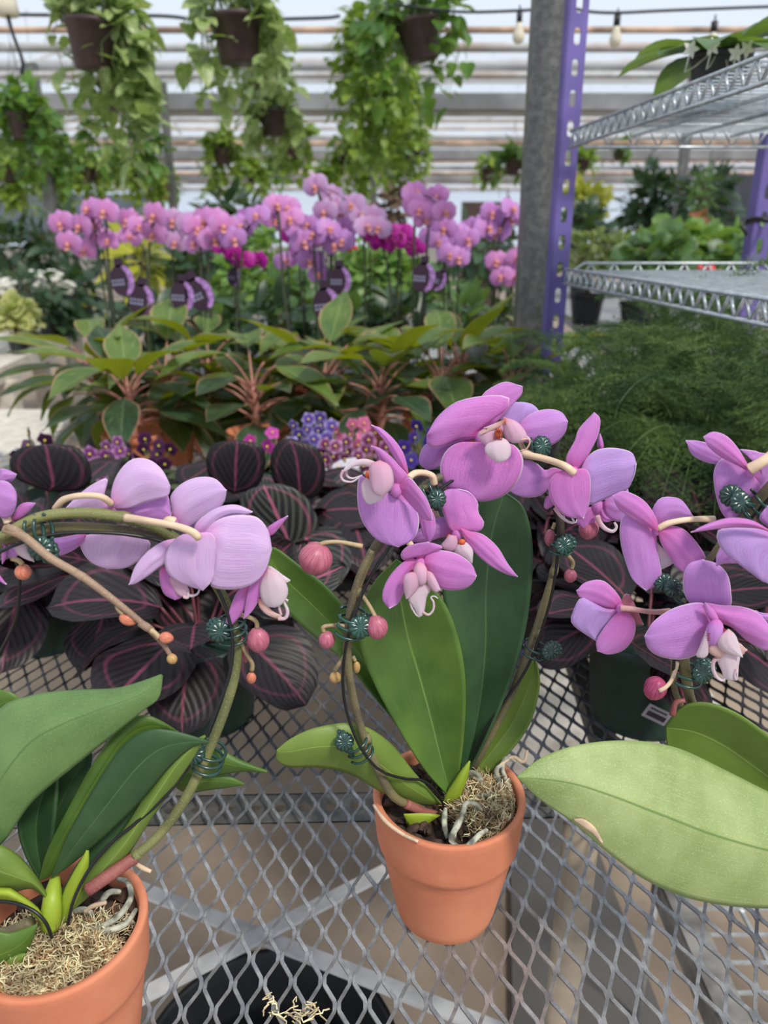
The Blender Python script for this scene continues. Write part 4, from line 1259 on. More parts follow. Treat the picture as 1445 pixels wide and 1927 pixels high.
blade(fl, 'petal', 'petal_pale', Z, (545, 350), [(542, 270), (575, 180), (640, 115), (720, 115), (785, 165)], (826, 245), [(620, 352), (700, 325), (770, 305), (815, 290)], Y - .004, d=(0, 0), bulge=8, nu=28, nv=19, ruf=1)
Y = .452
fl = flower(lo, Z, Y, (850, 415), [(850, 420), (820, 410), (800, 430), (800, 470)], 2.6, ped_Y=[-8, -8, -6, 0], core_r=3)
blade(fl, 'petal', 'petal_pale', Z, (850, 420), [(835, 340), (830, 290), (880, 235), (955, 203), (1040, 207)], (1100, 265), [(900, 448), (960, 420), (1040, 375), (1085, 325)], Y - .002, bulge=7, nu=28)
blade(fl, 'petal', 'petal', Z, (900, 440), [(860, 420), (850, 390)], (960, 480), [(960, 430), (985, 450)], Y + .002, bulge=3, nu=12, nv=9)
Y = .430
fl = flower(lo, Z, Y, (955, 490), [(965, 495), (930, 465), (840, 435), (700, 410), (610, 398)], 2.1, ped_Y=[-14, -16, -12, -2, 6], core_r=3)
blade(fl, 'sepal', 'petal_pale', Z, (850, 500), [(790, 515), (720, 560), (660, 630)], (625, 724), [(820, 600), (770, 640), (710, 685), (660, 715)], Y + .002, d=(0, -4), bulge=4)
blade(fl, 'petal', 'petal_pale', Z, (960, 490), [(945, 440), (990, 390), (1070, 345), (1150, 337)], (1226, 370), [(1030, 470), (1060, 420), (1120, 390), (1180, 385)], Y + .003, bulge=4)
blade(fl, 'petal', 'petal_pale', Z, (985, 480), [(1040, 420), (1110, 390), (1190, 385), (1255, 400), (1300, 460)], (1318, 550), [(1040, 640), (1022, 725), (1090, 745), (1170, 740), (1240, 710), (1290, 650)], Y - .003, d=(0, 3), bulge=8, nu=32, nv=21, ruf=1)
blade(fl, 'sepal', 'petal_pale', Z, (960, 488), [(890, 480), (835, 520), (803, 590), (812, 660), (870, 710)], (985, 750), [(1020, 470), (1052, 520), (1055, 600), (1030, 700)], Y - .006, d=(0, 3), bulge=7, nu=30, nv=19, fold=1)
blade(fl, 'sepal', 'petal_pink', Z, (1290, 480), [(1300, 445), (1345, 415)], (1398, 389), [(1320, 482), (1360, 440)], Y + .010, nu=12, nv=7, bulge=1)
blade(fl, 'lip', 'petal_pink', Z, (800, 640), [(775, 650), (780, 720), (800, 770)], (850, 796), [(840, 680), (870, 740), (885, 780)], Y + .004, bulge=3, nu=14, nv=9)
blade(fl, 'lip', 'lip_pink', Z, (850, 690), [(820, 690), (850, 760)], (905, 788), [(900, 720), (920, 760)], Y + .002, bulge=2, nu=14, nv=9)
tendril(fl, Z, [(900, 740), (920, 775), (955, 770), (970, 745)], Y + .002, r=1.0); tendril(fl, Z, [(890, 780), (910, 785), (915, 760)], Y + .001, r=1.0)
# side-turned flower by the stem
Y = .438
fl = flower(lo, Z, Y + .004, (1290, 680), [(1290, 680), (1250, 640), (1200, 600), (1150, 560)], 1.8)
blade(fl, 'petal', 'petal_pink', Z, (1300, 640), [(1225, 710), (1200, 780)], (1183, 888), [(1300, 690), (1270, 770), (1225, 850)], Y - .002, bulge=2, nu=18, nv=9)
blade(fl, 'sepal', 'petal_pink', Z, (1225, 720), [(1160, 750), (1120, 830)], (1085, 942), [(1210, 770), (1180, 850), (1130, 915)], Y + .002, bulge=2, nu=18, nv=9)
blade(fl, 'lip', 'lip_white', Z, (1300, 650), [(1265, 720), (1270, 790), (1300, 825)], (1335, 832), [(1345, 665), (1390, 720), (1396, 770), (1370, 815)], Y - .004, bulge=5, nu=16, nv=11, solid=.0009)
blade(fl, 'lip', 'lip_white', Z, (1300, 650), [(1305, 630), (1340, 650)], (1408, 703), [(1330, 690), (1375, 718)], Y - .002, bulge=2, nu=12, nv=7, solid=.0009)
blade(fl, 'lip', 'lip_peach', Z, (1255, 790), [(1260, 830), (1300, 870)], (1370, 892), [(1280, 800), (1320, 850), (1360, 870)], Y - .002, bulge=1, nu=14, nv=7, solid=.0009)
tendril(fl, Z, [(1350, 888), (1385, 885), (1396, 850), (1375, 795), (1400, 800)], Y - .003, r=1.1); tendril(fl, Z, [(1365, 870), (1355, 830), (1362, 800), (1385, 790), (1395, 808)], Y - .002)
# flower cut by the left edge
Y = .42
fl = flower(lo, Z, Y + .004, (-10, 300), [(-10, 300), (10, 360), (40, 420)], 2.0)
blade(fl, 'petal', 'petal', Z, (-20, 240), [(0, 190), (0, 160), (40, 168)], (80, 188), [(0, 235), (40, 225), (65, 215)], Y + .003, bulge=3, nu=16)
blade(fl, 'petal', 'petal', Z, (-20, 300), [(-10, 225), (40, 225), (75, 270)], (80, 320), [(0, 390), (35, 400), (68, 370)], Y, bulge=5, nu=20)
blade(fl, 'sepal', 'petal_pink', Z, (60, 410), [(85, 350), (120, 325)], (172, 328), [(100, 400), (140, 370)], Y + .006, bulge=2, nu=14, nv=9)
blade(fl, 'sepal', 'petal_pink', Z, (0, 530), [(20, 525), (10, 570)], (12, 622), [(30, 540), (28, 590)], Y - .002, bulge=2, nu=12, nv=7)
blade(fl, 'petal', 'petal', Z, (40, 530), [(30, 560), (45, 590)], (70, 600), [(80, 530), (110, 545)], Y, bulge=2, nu=12, nv=9)
blade(fl, 'lip', 'lip_white', Z, (80, 520), [(75, 560), (110, 590)], (165, 612), [(120, 525), (150, 570)], Y - .004, bulge=3, nu=12, nv=9)
blade(fl, 'sepal', 'petal_pink', Z, (-20, 660), [(-10, 690), (5, 710)], (32, 722), [(0, 680), (15, 700)], Y - .006, bulge=1, nu=10, nv=7)

# ================= right orchid =================
ro = thing('potted_orchid', 'pink moth orchid at the right edge, broad pale leaf spread over the bench', 'potted orchid',
           (0.40, 0.455, BZ), 'moth orchids trained on hoops in terracotta pots')
pot_clay(ro, (0.400, 0.455), 0.0600, BZ, 0.921, 0.040)
bark_chips(ro, (0.400, 0.455, 0.910), 0.054, 50, 23)
mb = MB(); mb.tube([(.385, .455, .90), (.383, .455, .925), (.386, .457, .95)], [.008, .009, .005], 12, res=10); mb.build('crown', M['leaf_yellow'], ro)
for a_, L_ in ((-25, .16), (40, .15), (100, .13)):
    mb = MB(); leaf(mb, (.387, .456, .925), (cos(radians(a_)), sin(radians(a_)), .5), (0, 0, 1), L_, .06, .9, 14, 9, 'strap', .15); mb.build('leaf', M['leaf_olive'], ro, solid=.0016)
blade(ro, 'leaf', 'leaf_pale_lit', ZF, (1650, 1596), [(1560, 1545), (1440, 1488), (1360, 1448), (1270, 1407), (1180, 1394), (1090, 1402), (1020, 1426)], (974, 1462),
      [(1570, 1672), (1475, 1704), (1400, 1706), (1300, 1690), (1215, 1655), (1140, 1600), (1080, 1548), (1015, 1502)], .435, solid=.0018, d=(16, 0), bulge=9, fold=7, side=-22, nu=54, nv=25)
blade(ro, 'leaf', 'leaf_olive', ZF, (1640, 1580), [(1530, 1455), (1445, 1384), (1385, 1342), (1330, 1323), (1285, 1330)], (1253, 1367),
      [(1540, 1580), (1450, 1535), (1380, 1490), (1325, 1452), (1282, 1425), (1257, 1405)], .498, solid=.0018, d=(-28, 4), bulge=-4, fold=-5, side=5, nu=44, nv=21)
blade(ro, 'blemish', 'root_dry', ZF, (1080, 1541), [(1098, 1541), (1118, 1556)], (1132, 1584), [(1098, 1556), (1118, 1570)], .4278, solid=.0022, bulge=.6, nu=12, nv=5, label='dry brown patch on the leaf edge')
YR = .455
stem(ro, [(1500, 860, .455), (1440, 928, .462), (1395, 975, .472), (1350, 1040, .478), (1310, 1100, .482), (1292, 1160, .482), (1286, 1220, .48), (1292, 1280, .49), (1312, 1340, .518), (1400, 1440, .530), (1520, 1520, .515), (1640, 1590, .462)], [3.8, 4.0, 3.8, 3.6, 3.6, 3.6], 'stem')
stem(ro, [(1268, 1240, .485), (1268, 1290, .485), (1282, 1330, .500), (1300, 1355, .512)], [2.2, 2.4, 2.6], res=20, name='side_branch')
mb = MB(); mb.tube([P(1288, 1318, .478), P(1272, 1322, .478), (P(1265, 1345, .478))], [.0018, .002, .0025], 8, res=10); mb.build('new_shoot', M['stem_red'], ro)
wire(ro, [(1520, 850, .445), (1445, 940, .450), (1400, 990, .46), (1350, 1050, .468), (1300, 1120, .474), (1275, 1200, .474), (1270, 1290, .486), (1310, 1370, .512), (1420, 1470, .515), (1600, 1590, .47)])
clip(ro, 1418, 955, .458, 45, 1.1, 3, (-25, -10)); clip(ro, 1288, 1120, .475, 20, 1.0, 2, (-22, -14)); clip(ro, 1292, 1270, .48, 5, 1.25, 2, (30, -4))
bud(ro, 1232, 1296, 42, 50, .478, 10, 'bud_red', [(1240, 1300, -8), (1254, 1292, -6), (1266, 1275, 0), (1275, 1245, 4)], 'pedicel', label='crimson bud')
Z = ZC
Y = .478
fl = flower(ro, Z, Y, (870, 770), [(875, 755), (930, 728), (1010, 712), (1090, 706), (1165, 708)], 2.0, ped_Y=[-4, -6, -6, -2, 0], core_r=2.5)
blade(fl, 'lip', 'lip_white', Z, (870, 830), [(865, 890), (875, 940)], (888, 968), [(910, 870), (955, 930), (920, 955)], Y + .003, bulge=2, nu=14, nv=9)
blade(fl, 'petal', 'petal', Z, (868, 760), [(845, 700), (848, 650), (885, 600), (940, 592), (1000, 612)], (1062, 700), [(900, 745), (960, 722), (1020, 710)], Y + .002, bulge=5)
blade(fl, 'petal', 'petal', Z, (866, 775), [(790, 720), (705, 680), (678, 735), (682, 830), (705, 920), (745, 1020)], (815, 1077), [(868, 830), (880, 920), (893, 990), (875, 1040)], Y - .001, bulge=6, nu=30, nv=17, ruf=1.2)
blade(fl, 'sepal', 'petal_pink', Z, (872, 772), [(820, 745), (720, 690), (665, 645)], (640, 585), [(870, 720), (835, 650), (780, 595), (700, 562)], Y - .006, bulge=5, ruf=.8)
blade(fl, 'sepal', 'petal_pink', Z, (874, 772), [(895, 840), (940, 910), (980, 965)], (1025, 990), [(920, 742), (1000, 755), (1060, 810), (1110, 880), (1118, 915), (1070, 955)], Y - .004, bulge=5, ruf=.8, nu=28)
Y = .482
fl = flower(ro, Z, Y, (680, 1170), [(680, 1168), (740, 1172), (810, 1184), (880, 1188), (935, 1185)], 1.9, 'pedicel_pink', ped_Y=[-6, -8, -6, -2, 2], core_r=3)
blade(fl, 'sepal', 'petal_coral', Z, (680, 1170), [(685, 1130), (705, 1095), (730, 1100), (755, 1150)], (800, 1255), [(740, 1215), (770, 1245)], Y + .004, bulge=2, nu=18, nv=9, label='coral-tinted sepal')
blade(fl, 'petal', 'petal_pink', Z, (672, 1172), [(600, 1165), (520, 1145), (470, 1110)], (453, 1078), [(685, 1130), (640, 1065), (580, 1023), (500, 1035)], Y + .001, bulge=5)
blade(fl, 'petal', 'petal_lav', Z, (672, 1176), [(600, 1170), (530, 1135), (475, 1115), (438, 1180), (432, 1250)], (560, 1342), [(660, 1215), (620, 1250), (585, 1290)], Y - .001, bulge=7, nu=28)
blade(fl, 'petal', 'petal_pink', Z, (682, 1182), [(640, 1215), (585, 1285), (556, 1340)], (562, 1390), [(730, 1200), (758, 1250), (745, 1325), (695, 1385), (620, 1407)], Y - .004, bulge=6, nu=26)
# front flower
Y = .448
fl = flower(ro, Z, Y + .006, (1155, 1230), [(1150, 1230), (1120, 1200), (1080, 1180), (1040, 1170)], 2.0, ped_Y=[6, 12, 18, 24])
blade(fl, 'sepal', 'petal', Z, (1140, 1200), [(1050, 1150), (1012, 1090), (1005, 1010), (1035, 940)], (1105, 917), [(1245, 1165), (1252, 1080), (1232, 990), (1175, 935)], Y + .006, d=(0, 3), bulge=5, nu=28)
blade(fl, 'sepal', 'petal', Z, (1330, 1190), [(1380, 1180), (1400, 1190)], (1480, 1200), [(1400, 1230), (1450, 1240)], Y + .008, bulge=2, nu=14)
blade(fl, 'petal', 'petal', Z, (1150, 1235), [(1125, 1175), (1108, 1142), (1040, 1143), (940, 1175), (850, 1240)], (806, 1315), [(1135, 1300), (1100, 1370), (1060, 1415), (980, 1433), (880, 1415), (825, 1375)], Y, d=(0, 0), bulge=7, nu=32, nv=21, ruf=1.2)
blade(fl, 'petal', 'petal_pink', Z, (1185, 1240), [(1130, 1180), (1118, 1142), (1200, 1153), (1310, 1160), (1400, 1200)], (1500, 1330), [(1220, 1250), (1270, 1275), (1340, 1338), (1440, 1385)], Y - .001, d=(0, -4), bulge=7, nu=32, nv=19, ruf=1.2)
blade(fl, 'sepal', 'petal_pink', Z, (1160, 1245), [(1125, 1200), (1112, 1150)], (1122, 1140), [(1190, 1235), (1165, 1180)], Y - .006, bulge=2, nu=12, nv=7)
mb = MB(); mb.blob(zp(Z, (1168, 1295), Y - .010), (.0058, .005, .0098)); mb.build('column', M['petal'], fl)
blade(fl, 'lip', 'lip_white', Z, (1125, 1285), [(1110, 1320), (1085, 1380), (1072, 1415)], (1110, 1425), [(1145, 1330), (1140, 1380), (1130, 1410)], Y - .010, bulge=3, nu=14, nv=9, solid=.0009)
blade(fl, 'lip', 'lip_peach', Z, (1270, 1340), [(1300, 1350)], (1336, 1385), [(1290, 1410), (1310, 1412)], Y - .004, bulge=1, nu=10, nv=7, solid=.0009)
blade(fl, 'lip', 'lip_white', Z, (1240, 1278), [(1190, 1320), (1185, 1360), (1220, 1395)], (1312, 1422), [(1275, 1310), (1300, 1380)], Y - .014, bulge=4, nu=14, nv=11, solid=.0009)
blade(fl, 'lip', 'lip_peach', Z, (1170, 1350), [(1140, 1370), (1145, 1400)], (1200, 1430), [(1200, 1360), (1230, 1400)], Y - .011, bulge=3, nu=12, nv=9, solid=.0009)
blade(fl, 'lip', 'lip_white', Z, (1190, 1370), [(1180, 1430), (1205, 1490), (1218, 1530)], (1250, 1538), [(1290, 1400), (1290, 1470), (1282, 1535)], Y - .010, bulge=4, nu=18, nv=11, solid=.0009)
tendril(fl, Z, [(1190, 1430), (1165, 1440), (1160, 1480), (1180, 1525), (1212, 1543), (1225, 1520)], Y - .010, r=1.2); tendril(fl, Z, [(1278, 1480), (1270, 1510), (1280, 1540), (1288, 1500)], Y - .012)
mb = MB()
for k in range(5): mb.tube([zp(Z, (1133, 1300 + k * 9), Y - .0125), zp(Z, (1146, 1298 + k * 9), Y - .013)], .00035, 4)
for k in range(4): mb.tube([zp(Z, (1203 + k * 5, 1282 + k * 5), Y - .013), zp(Z, (1218 + k * 5, 1272 + k * 4), Y - .013)], .00035, 4)
mb.build('stripes', M['stripe'], fl)['label'] = 'dark red throat stripes'
# top right flower
Y = .468
fl = flower(ro, Z, Y - .004, (1355, 465), [(1350, 450), (1400, 420), (1460, 380), (1500, 350)], 3.4, 'pedicel_pink' if False else 'pedicel', ped_Y=[-6, -8, -8, -6], core_r=3)
blade(fl, 'sepal', 'petal', Z, (1290, 430), [(1200, 425), (1120, 410), (1050, 370)], (1020, 300), [(1220, 370), (1150, 320), (1080, 302)], Y + .006, bulge=3)
blade(fl, 'petal', 'petal', Z, (1360, 480), [(1400, 420), (1400, 360), (1290, 345)], (1480, 375), [(1400, 545), (1450, 530), (1490, 470)], Y + .004, bulge=4)
blade(fl, 'petal', 'petal', Z, (1350, 470), [(1260, 390), (1195, 400), (1163, 470), (1175, 580), (1200, 660)], (1235, 712), [(1390, 510), (1412, 555), (1380, 610), (1310, 680)], Y + .002, bulge=6, nu=30, nv=17)
blade(fl, 'petal', 'petal_pink', Z, (1362, 470), [(1290, 430), (1200, 385), (1135, 330)], (1112, 280), [(1330, 410), (1280, 330), (1225, 275), (1160, 256)], Y - .005, bulge=5)
# right edge flower
Y = .430
fl = flower(ro, Z, Y + .004, (1500, 800), [(1500, 800), (1520, 760), (1540, 720)], 2.2)
blade(fl, 'sepal', 'petal', Z, (1260, 860), [(1210, 840), (1180, 890)], (1175, 950), [(1290, 900), (1300, 932), (1220, 935)], Y + .016, bulge=2, nu=16)
blade(fl, 'petal', 'petal_lav', Z, (1520, 800), [(1400, 760), (1280, 752), (1195, 758), (1178, 800), (1215, 875), (1290, 935)], (1420, 1030), [(1560, 900), (1540, 1000), (1490, 1050)], Y, d=(0, 0), bulge=7, nu=30, nv=17)
blade(fl, 'sepal', 'petal_pink', Z, (1500, 790), [(1400, 755), (1280, 748), (1150, 760)], (1045, 775), [(1450, 765), (1360, 715), (1250, 702), (1140, 730)], Y - .004, d=(0, -6), bulge=4, nv=11)
blade(fl, 'petal', 'petal', Z, (1500, 780), [(1440, 740), (1400, 700)], (1440, 640), [(1540, 720), (1500, 640)], Y + .012, bulge=3, nu=16)

# ---------------------------------------------------------------- plant building blocks for everything behind
def rdir(R, elev0, elev1):
    a = R.uniform(0, 2 * pi); e = radians(R.uniform(elev0, elev1))
    return Vector((cos(a) * cos(e), sin(a) * cos(e), sin(e)))


def pot_plain(parent, x, y, z0, r, h, mat, n=28, taper=.74):
    mb = MB()
    mb.lathe((x, y, z0), [(0, 0.002), (r * taper, 0), (r * taper, .002), (r * .93, h * .84), (r * .94, h * .86), (r * 1.0, h * .87), (r * 1.02, h * .985), (r, h), (r * .95, h), (r * .9, h * .86), (0, h * .84)], n)
    return mb.build('pot', mat, parent)


M['pot_brown'] = flat('basket_pot_plum_brown', (74, 56, 56), 0.45, var=0.12)
M['pot_green'] = flat('pot_dark_green', (34, 58, 50), 0.5, var=0.15)
M['pot_black'] = flat('pot_black', (44, 44, 48), 0.5, var=0.15)
M['pot_sage'] = flat('pot_sage', (96, 124, 112), 0.5, var=0.15)


def varieg(name, g1, g2, cream, amount, trans=0.35, tc=(170, 200, 60), sc=28.0):
    t = NT(name)
    u, v = t.uv(); av = t.math('ABSOLUTE', v)
    n1 = t.noise(sc, None, 3.0, 0.6); n2 = t.noise(sc * .35, None, 2.0)
    st = t.noise(2.6, t.vec(t.math('MULTIPLY', v, 7.0), t.math('MULTIPLY', u, 2.0), n2), 3.0, .6)
    col = t.mix(t.ss(n2, .35, .65), s2l(g1), s2l(g2))
    if amount: col = t.mix(t.math('MULTIPLY', t.ss(st, .66 - amount * .25, .74 - amount * .2), .9), col, s2l(cream))
    col = t.mix(t.math('MULTIPLY', t.ss(av, 0, .06, 1, 0), .35), col, s2l(cream))
    return t.surf(col, .38, 0, st, .1, trans=trans, tcol=None if not tc else t.mix(.5, col, s2l(tc)))


M['pothos_cream'] = varieg('pothos_marbled', (84, 124, 52), (122, 156, 70), (222, 226, 172), .75, sc=14)
M['pothos_gold'] = varieg('pothos_golden', (86, 126, 46), (150, 178, 60), (206, 212, 120), .5, sc=14)
M['pothos_green'] = varieg('pothos_green', (60, 104, 46), (104, 146, 58), (150, 176, 90), .2, sc=14)
M['fol_bright'] = varieg('foliage_bright', (84, 128, 56), (128, 166, 84), (196, 214, 140), .35)
M['fol_mid'] = varieg('foliage_mid', (62, 98, 56), (92, 128, 76), (150, 170, 116), .15)
M['fol_dark'] = varieg('foliage_dark', (36, 62, 44), (58, 86, 60), (96, 120, 90), .1, .15)
M['fol_olive'] = varieg('foliage_olive', (96, 110, 58), (132, 142, 76), (180, 176, 120), .3)
M['fol_yellow'] = varieg('foliage_yellow', (160, 160, 50), (188, 186, 70), (216, 206, 120), .3)
M['fol_lime'] = varieg('foliage_cream_lime', (176, 180, 100), (204, 206, 140), (232, 228, 186), .5)
M['vine'] = flat('vine_stem', (130, 150, 84), .6)
M['twig'] = flat('woody_twig', (104, 84, 66), .8)
M['hanger'] = flat('hanger_wire', (70, 70, 72), .5)

# hanging baskets -------------------------------------------------
def foliage_basket(R, r, crown, vines, vlen, leafL, spread=1.0, bare=False, bias=0.0):
    """crown of leaves over the rim and vines that fall from it; bare = nothing falls over the side that faces the aisle"""
    mb = MB()
    for i in range(crown):
        d = rdir(R, 0, 80)
        b = Vector((R.uniform(-.6, .6) * r, R.uniform(-.6, .6) * r, 0.0))
        st = b + Vector((d.x * .09, d.y * .09, d.z * .11 + .02)) * R.uniform(.5, 1.5)
        if bare and st.y < -r * .5: st.z += .03
        mb.tube([b, st], .0015, 3, mi=1, cap=False)
        n = Vector((R.gauss(0, .5), R.gauss(-.3, .5), 1))
        L = leafL * R.uniform(.6, 1.3)
        leaf(mb, st, Vector((d.x, d.y, R.uniform(-.8, .8))), n, L, L * .7, R.uniform(.2, .9), 6, 5, 'heart', .22, .03)
    for i in range(vines):
        for _ in range(20):
            a = R.uniform(0, 2 * pi)
            if bias and R.random() < .5: a = (0 if bias > 0 else pi) + R.gauss(0, .6)
            if not bare or sin(a) > -.55: break
        o = Vector((cos(a), sin(a), 0))
        p = o * r * .85
        out = R.uniform(.02, .10) * spread
        L = vlen * R.uniform(.3, 1.0)
        pts = [p, p + o * out * .6 + Vector((0, 0, .03)), p + o * out + Vector((0, 0, -.02))]
        q = pts[-1]
        nseg = max(2, int(L / .06))
        for k in range(nseg):
            q = q + Vector((R.gauss(0, .014), R.gauss(0, .014), -.06)); pts.append(q)
        mb.tube(pts, .0018, 3, mi=1, cap=False)
        for k in range(1, len(pts)):
            dd = Vector((R.gauss(0, 1), R.gauss(0, 1), 0)).normalized() * .9 + o * .3 + Vector((0, 0, R.uniform(-1.2, .4)))
            Lf = leafL * R.uniform(.5, 1.15)
            st = pts[k] + dd.normalized() * .02
            leaf(mb, st, dd, Vector((dd.x * R.uniform(-.3, 1), dd.y * R.uniform(-.3, 1) - .2, .8)), Lf, Lf * .7, R.uniform(.1, .7), 6, 5, 'heart', .22, .03)
    return mb


# (px, py of pot rim, pot width px, leaf material, crown, vines, vine length, spread, label)
BASK = [
    (172, 40, 104, 'pothos_cream', 50, 30, .50, 1.0, 'large plum-brown hanging basket at the upper left, trailing marbled leaves'),
    (213, 152, 64, 'pothos_green', 26, 22, .55, 1.3, 'plum-brown hanging basket just below and right of the large upper left one'),
    (443, 30, 102, 'pothos_cream', 46, 20, .26, 1.0, 'large plum-brown hanging basket at top centre, creamy marbled leaves hanging over its face'),
    (498, 118, 60, 'pothos_cream', 22, 9, .34, 1.3, 'hanging basket half hidden in leaves under the large top centre one'),
    (784, 38, 88, 'pothos_green', 50, 26, .36, 1.3, 'large hanging basket left of the steel post, green leaves trailing both sides'),
    (748, 158, 44, 'pothos_gold', 24, 26, .80, 1.5, 'hanging basket with golden vines falling below the large one near the post'),
    (700, 60, 60, 'pothos_gold', 30, 34, .85, 1.3, 'hanging basket smothered in long green vines left of the large one near the post'),
    (38, 214, 56, 'pothos_green', 44, 16, .34, 1.2, 'hanging basket of dark green leaves at the left edge'),
    (76, 242, 40, 'pothos_green', 26, 20, .4, 1.2, 'small hanging basket behind the green one at the left edge'),
    (512, 208, 56, 'pothos_cream', 28, 18, .3, 1.2, 'mid-size hanging basket below the top centre ones, pot showing bare'),
    (418, 280, 36, 'pothos_gold', 26, 12, .4, 1.2, 'small hanging basket left of the bare-potted middle basket'),
    (554, 268, 36, 'pothos_gold', 26, 10, .3, 1.2, 'small hanging basket right of the bare-potted middle basket'),
    (476, 322, 28, 'pothos_gold', 22, 10, .3, 1.2, 'small hanging basket lowest in the middle column'),
    (524, 300, 26, 'pothos_green', 20, 10, .3, 1.2, 'small far hanging basket between the middle column and the orchids'),
    (653, 284, 33, 'pothos_gold', 26, 14, .5, 1.2, 'small hanging basket above the tallest pink orchid spray'),
    (776, 282, 35, 'pothos_gold', 30, 8, .2, 1.2, 'small bushy hanging basket by itself left of the steel post'),
    (706, 268, 30, 'pothos_green', 24, 14, .5, 1.2, 'small hanging basket between the two above the pink orchids'),
    (19, 312, 36, 'pothos_gold', 28, 16, .4, 1.2, 'small hanging basket low at the left edge'),
    (92, 326, 30, 'pothos_gold', 24, 16, .4, 1.2, 'small hanging basket second from the left edge in the low row'),
    (166, 316, 30, 'pothos_gold', 26, 14, .35, 1.2, 'small hanging basket third from the left edge in the low row'),
    (268, 328, 36, 'pothos_gold', 28, 12, .3, 1.2, 'small hanging basket above the second orchid from the left'),
    (306, 344, 32, 'pothos_gold', 24, 5, .12, 1.0, 'reddish small hanging basket with a short tuft, above the thin left post'),
    (216, 300, 26, 'pothos_gold', 24, 14, .4, 1.2, 'far small hanging basket behind the left column of vines'),
    (130, 296, 26, 'pothos_green', 24, 14, .3, 1.2, 'far small hanging basket behind the dark green left one'),
    (918, 318, 26, 'pothos_gold', 24, 8, .2, 1.2, 'small hanging basket left of the steel post, lower of two'),
    (966, 304, 32, 'pothos_green', 26, 8, .2, 1.2, 'small hanging basket touching the steel post'),
    (1098, 300, 26, 'pothos_gold', 20, 6, .15, 1.2, 'small hanging basket just right of the purple upright'),
    (1165, 282, 24, 'pothos_green', 14, 4, .12, 1.2, 'tiny far hanging basket under the upper wire shelf'),
    (1130, 372, 22, 'fol_yellow', 16, 2, .05, 1.0, 'tiny far hanging basket against the bright wall, right of the purple upright'),
    (612, 330, 24, 'pothos_green', 20, 8, .2, 1.2, 'tiny far hanging basket left of the tallest orchid spray'),
]
for i, (px, py, w, mt, cr, vn, vl, sp, lab) in enumerate(BASK):
    zc = 0.2 * F / w
    b = (py - 963.5) / F
    Y = zc * (cos(TH) - b * sin(TH))
    c = P(px, py, Y)
    R = random.Random(100 + i)
    t_ = thing('hanging_basket', lab, 'hanging basket', c, 'trailing plants hung from the roof pipes')
    h = .155 if w > 50 else .15
    mb = MB(); tilt = Matrix.Rotation(radians({784: -12, 172: 3}.get(px, R.uniform(-3, 3))), 3, 'Y')
    mb.lathe(c, [(0, -h), (.066, -h), (.070, -h + .004), (.088, -.022), (.094, -.021), (.095, -.016), (.1, -.014), (.102, -.002), (.1, 0), (.094, 0), (.088, -.018), (0, -.02)], 32, tilt=tilt)
    mb.build('pot', M['pot_brown'] if px != 306 else M['terracotta'], t_)
    if Y < Y0: ztop = 2.86
    else: ztop = EAVE + (RIDGE - EAVE) * (1 - abs(((Y - Y0) % BAY) / (BAY / 2) - 1)) - .01
    for k in range(3):
        a = 2 * pi * k / 3 + R.uniform(0, 2)
        mb = MB(); mb.bar(c + Vector((.098 * cos(a), .098 * sin(a), 0)), c + Vector((0, 0, .42)), .0028, .0028)
        if w > 30 or k == 0: mb.build('hanger_wire', M['hanger'], t_, smooth=False)
    mb = MB(); mb.bar(c + Vector((0, 0, .42)), (c.x, c.y, ztop), .0028, .0028)
    mb.tube([(c.x, c.y, ztop), (c.x + .02, c.y, ztop + .03), (c.x + .03, c.y, ztop), (c.x + .025, c.y, ztop - .01)], .003, 5)
    mb.build('hook', M['hanger'], t_, smooth=False)
    bare = px in (172, 213, 748, 512, 784, 443, 776, 653, 19, 92, 166, 268, 306, 418, 554, 38, 966, 918)
    mb = foliage_basket(R, .1, int(cr * (1.2 if w > 80 else 2.3)), int(vn * (1.15 if w > 80 else 2.2)), vl * (1.0 if w > 50 else 1.25), .10 if w > 40 else .128, sp, bare, {172: 1, 213: 1, 784: -1, 498: -1}.get(px, 0))
    mb.v = [(v[0] + c.x, v[1] + c.y, v[2] + c.z) for v in mb.v]
    mb.build('foliage', [M[mt], M['vine']], t_)['kind'] = 'stuff'

# string lights ---------------------------------------------------
M['bulb'] = None
t = NT('frosted_bulb'); M['bulb'] = t.surf(s2l((240, 234, 214)), .2, 0, None, trans=.3)
sl = thing('string_lights', 'dark cable with white bulbs strung under the roof at the right', 'string lights', P(1160, 20, 3.2))
cable = [P(740, 8, 3.4), P(860, 22, 3.35), P(978, 20, 3.3), P(1060, 14, 3.2), P(1110, 22, 3.2), P(1162, 24, 3.2), P(1250, 20, 3.2), P(1352, 16, 3.2), P(1460, 12, 3.2)]
mb = MB(); mb.tube(cable, .005, 6, res=60); cb = mb.build('cable', M['black'], sl)
for px, py, s in ((978, 22, .9), (1162, 28, 1.0), (1345, 40, 1.0)):
    c = P(px, py, 3.2)
    mb = MB(); mb.tube([c, c - Vector((0, 0, .035))], .012 * s, 10); mb.tube([c + Vector((0, 0, .02)), c], .003, 6); so = mb.build('socket', M['black'], sl)
    mb = MB(); mb.lathe(c - Vector((0, 0, .035)), [(0, .005), (.010, .004), (.012, -.01), (.021, -.035), (.022, -.048), (.015, -.062), (0, -.068)], 16)
    mb.build('bulb', M['bulb'], so)
hl = thing('overhead_cable', 'dark sagging cable under the roof at the upper left, behind the baskets', 'cable', P(200, 30, 4.5))
mb = MB(); mb.tube([P(-20, 26, 4.5), P(60, 28, 4.5), P(300, 30, 4.5), P(390, 38, 4.5), P(600, 34, 4.5), P(640, 30, 4.5)], .008, 6, res=40); mb.build('cable', M['black'], hl)
c = P(10, 8, 2.9)
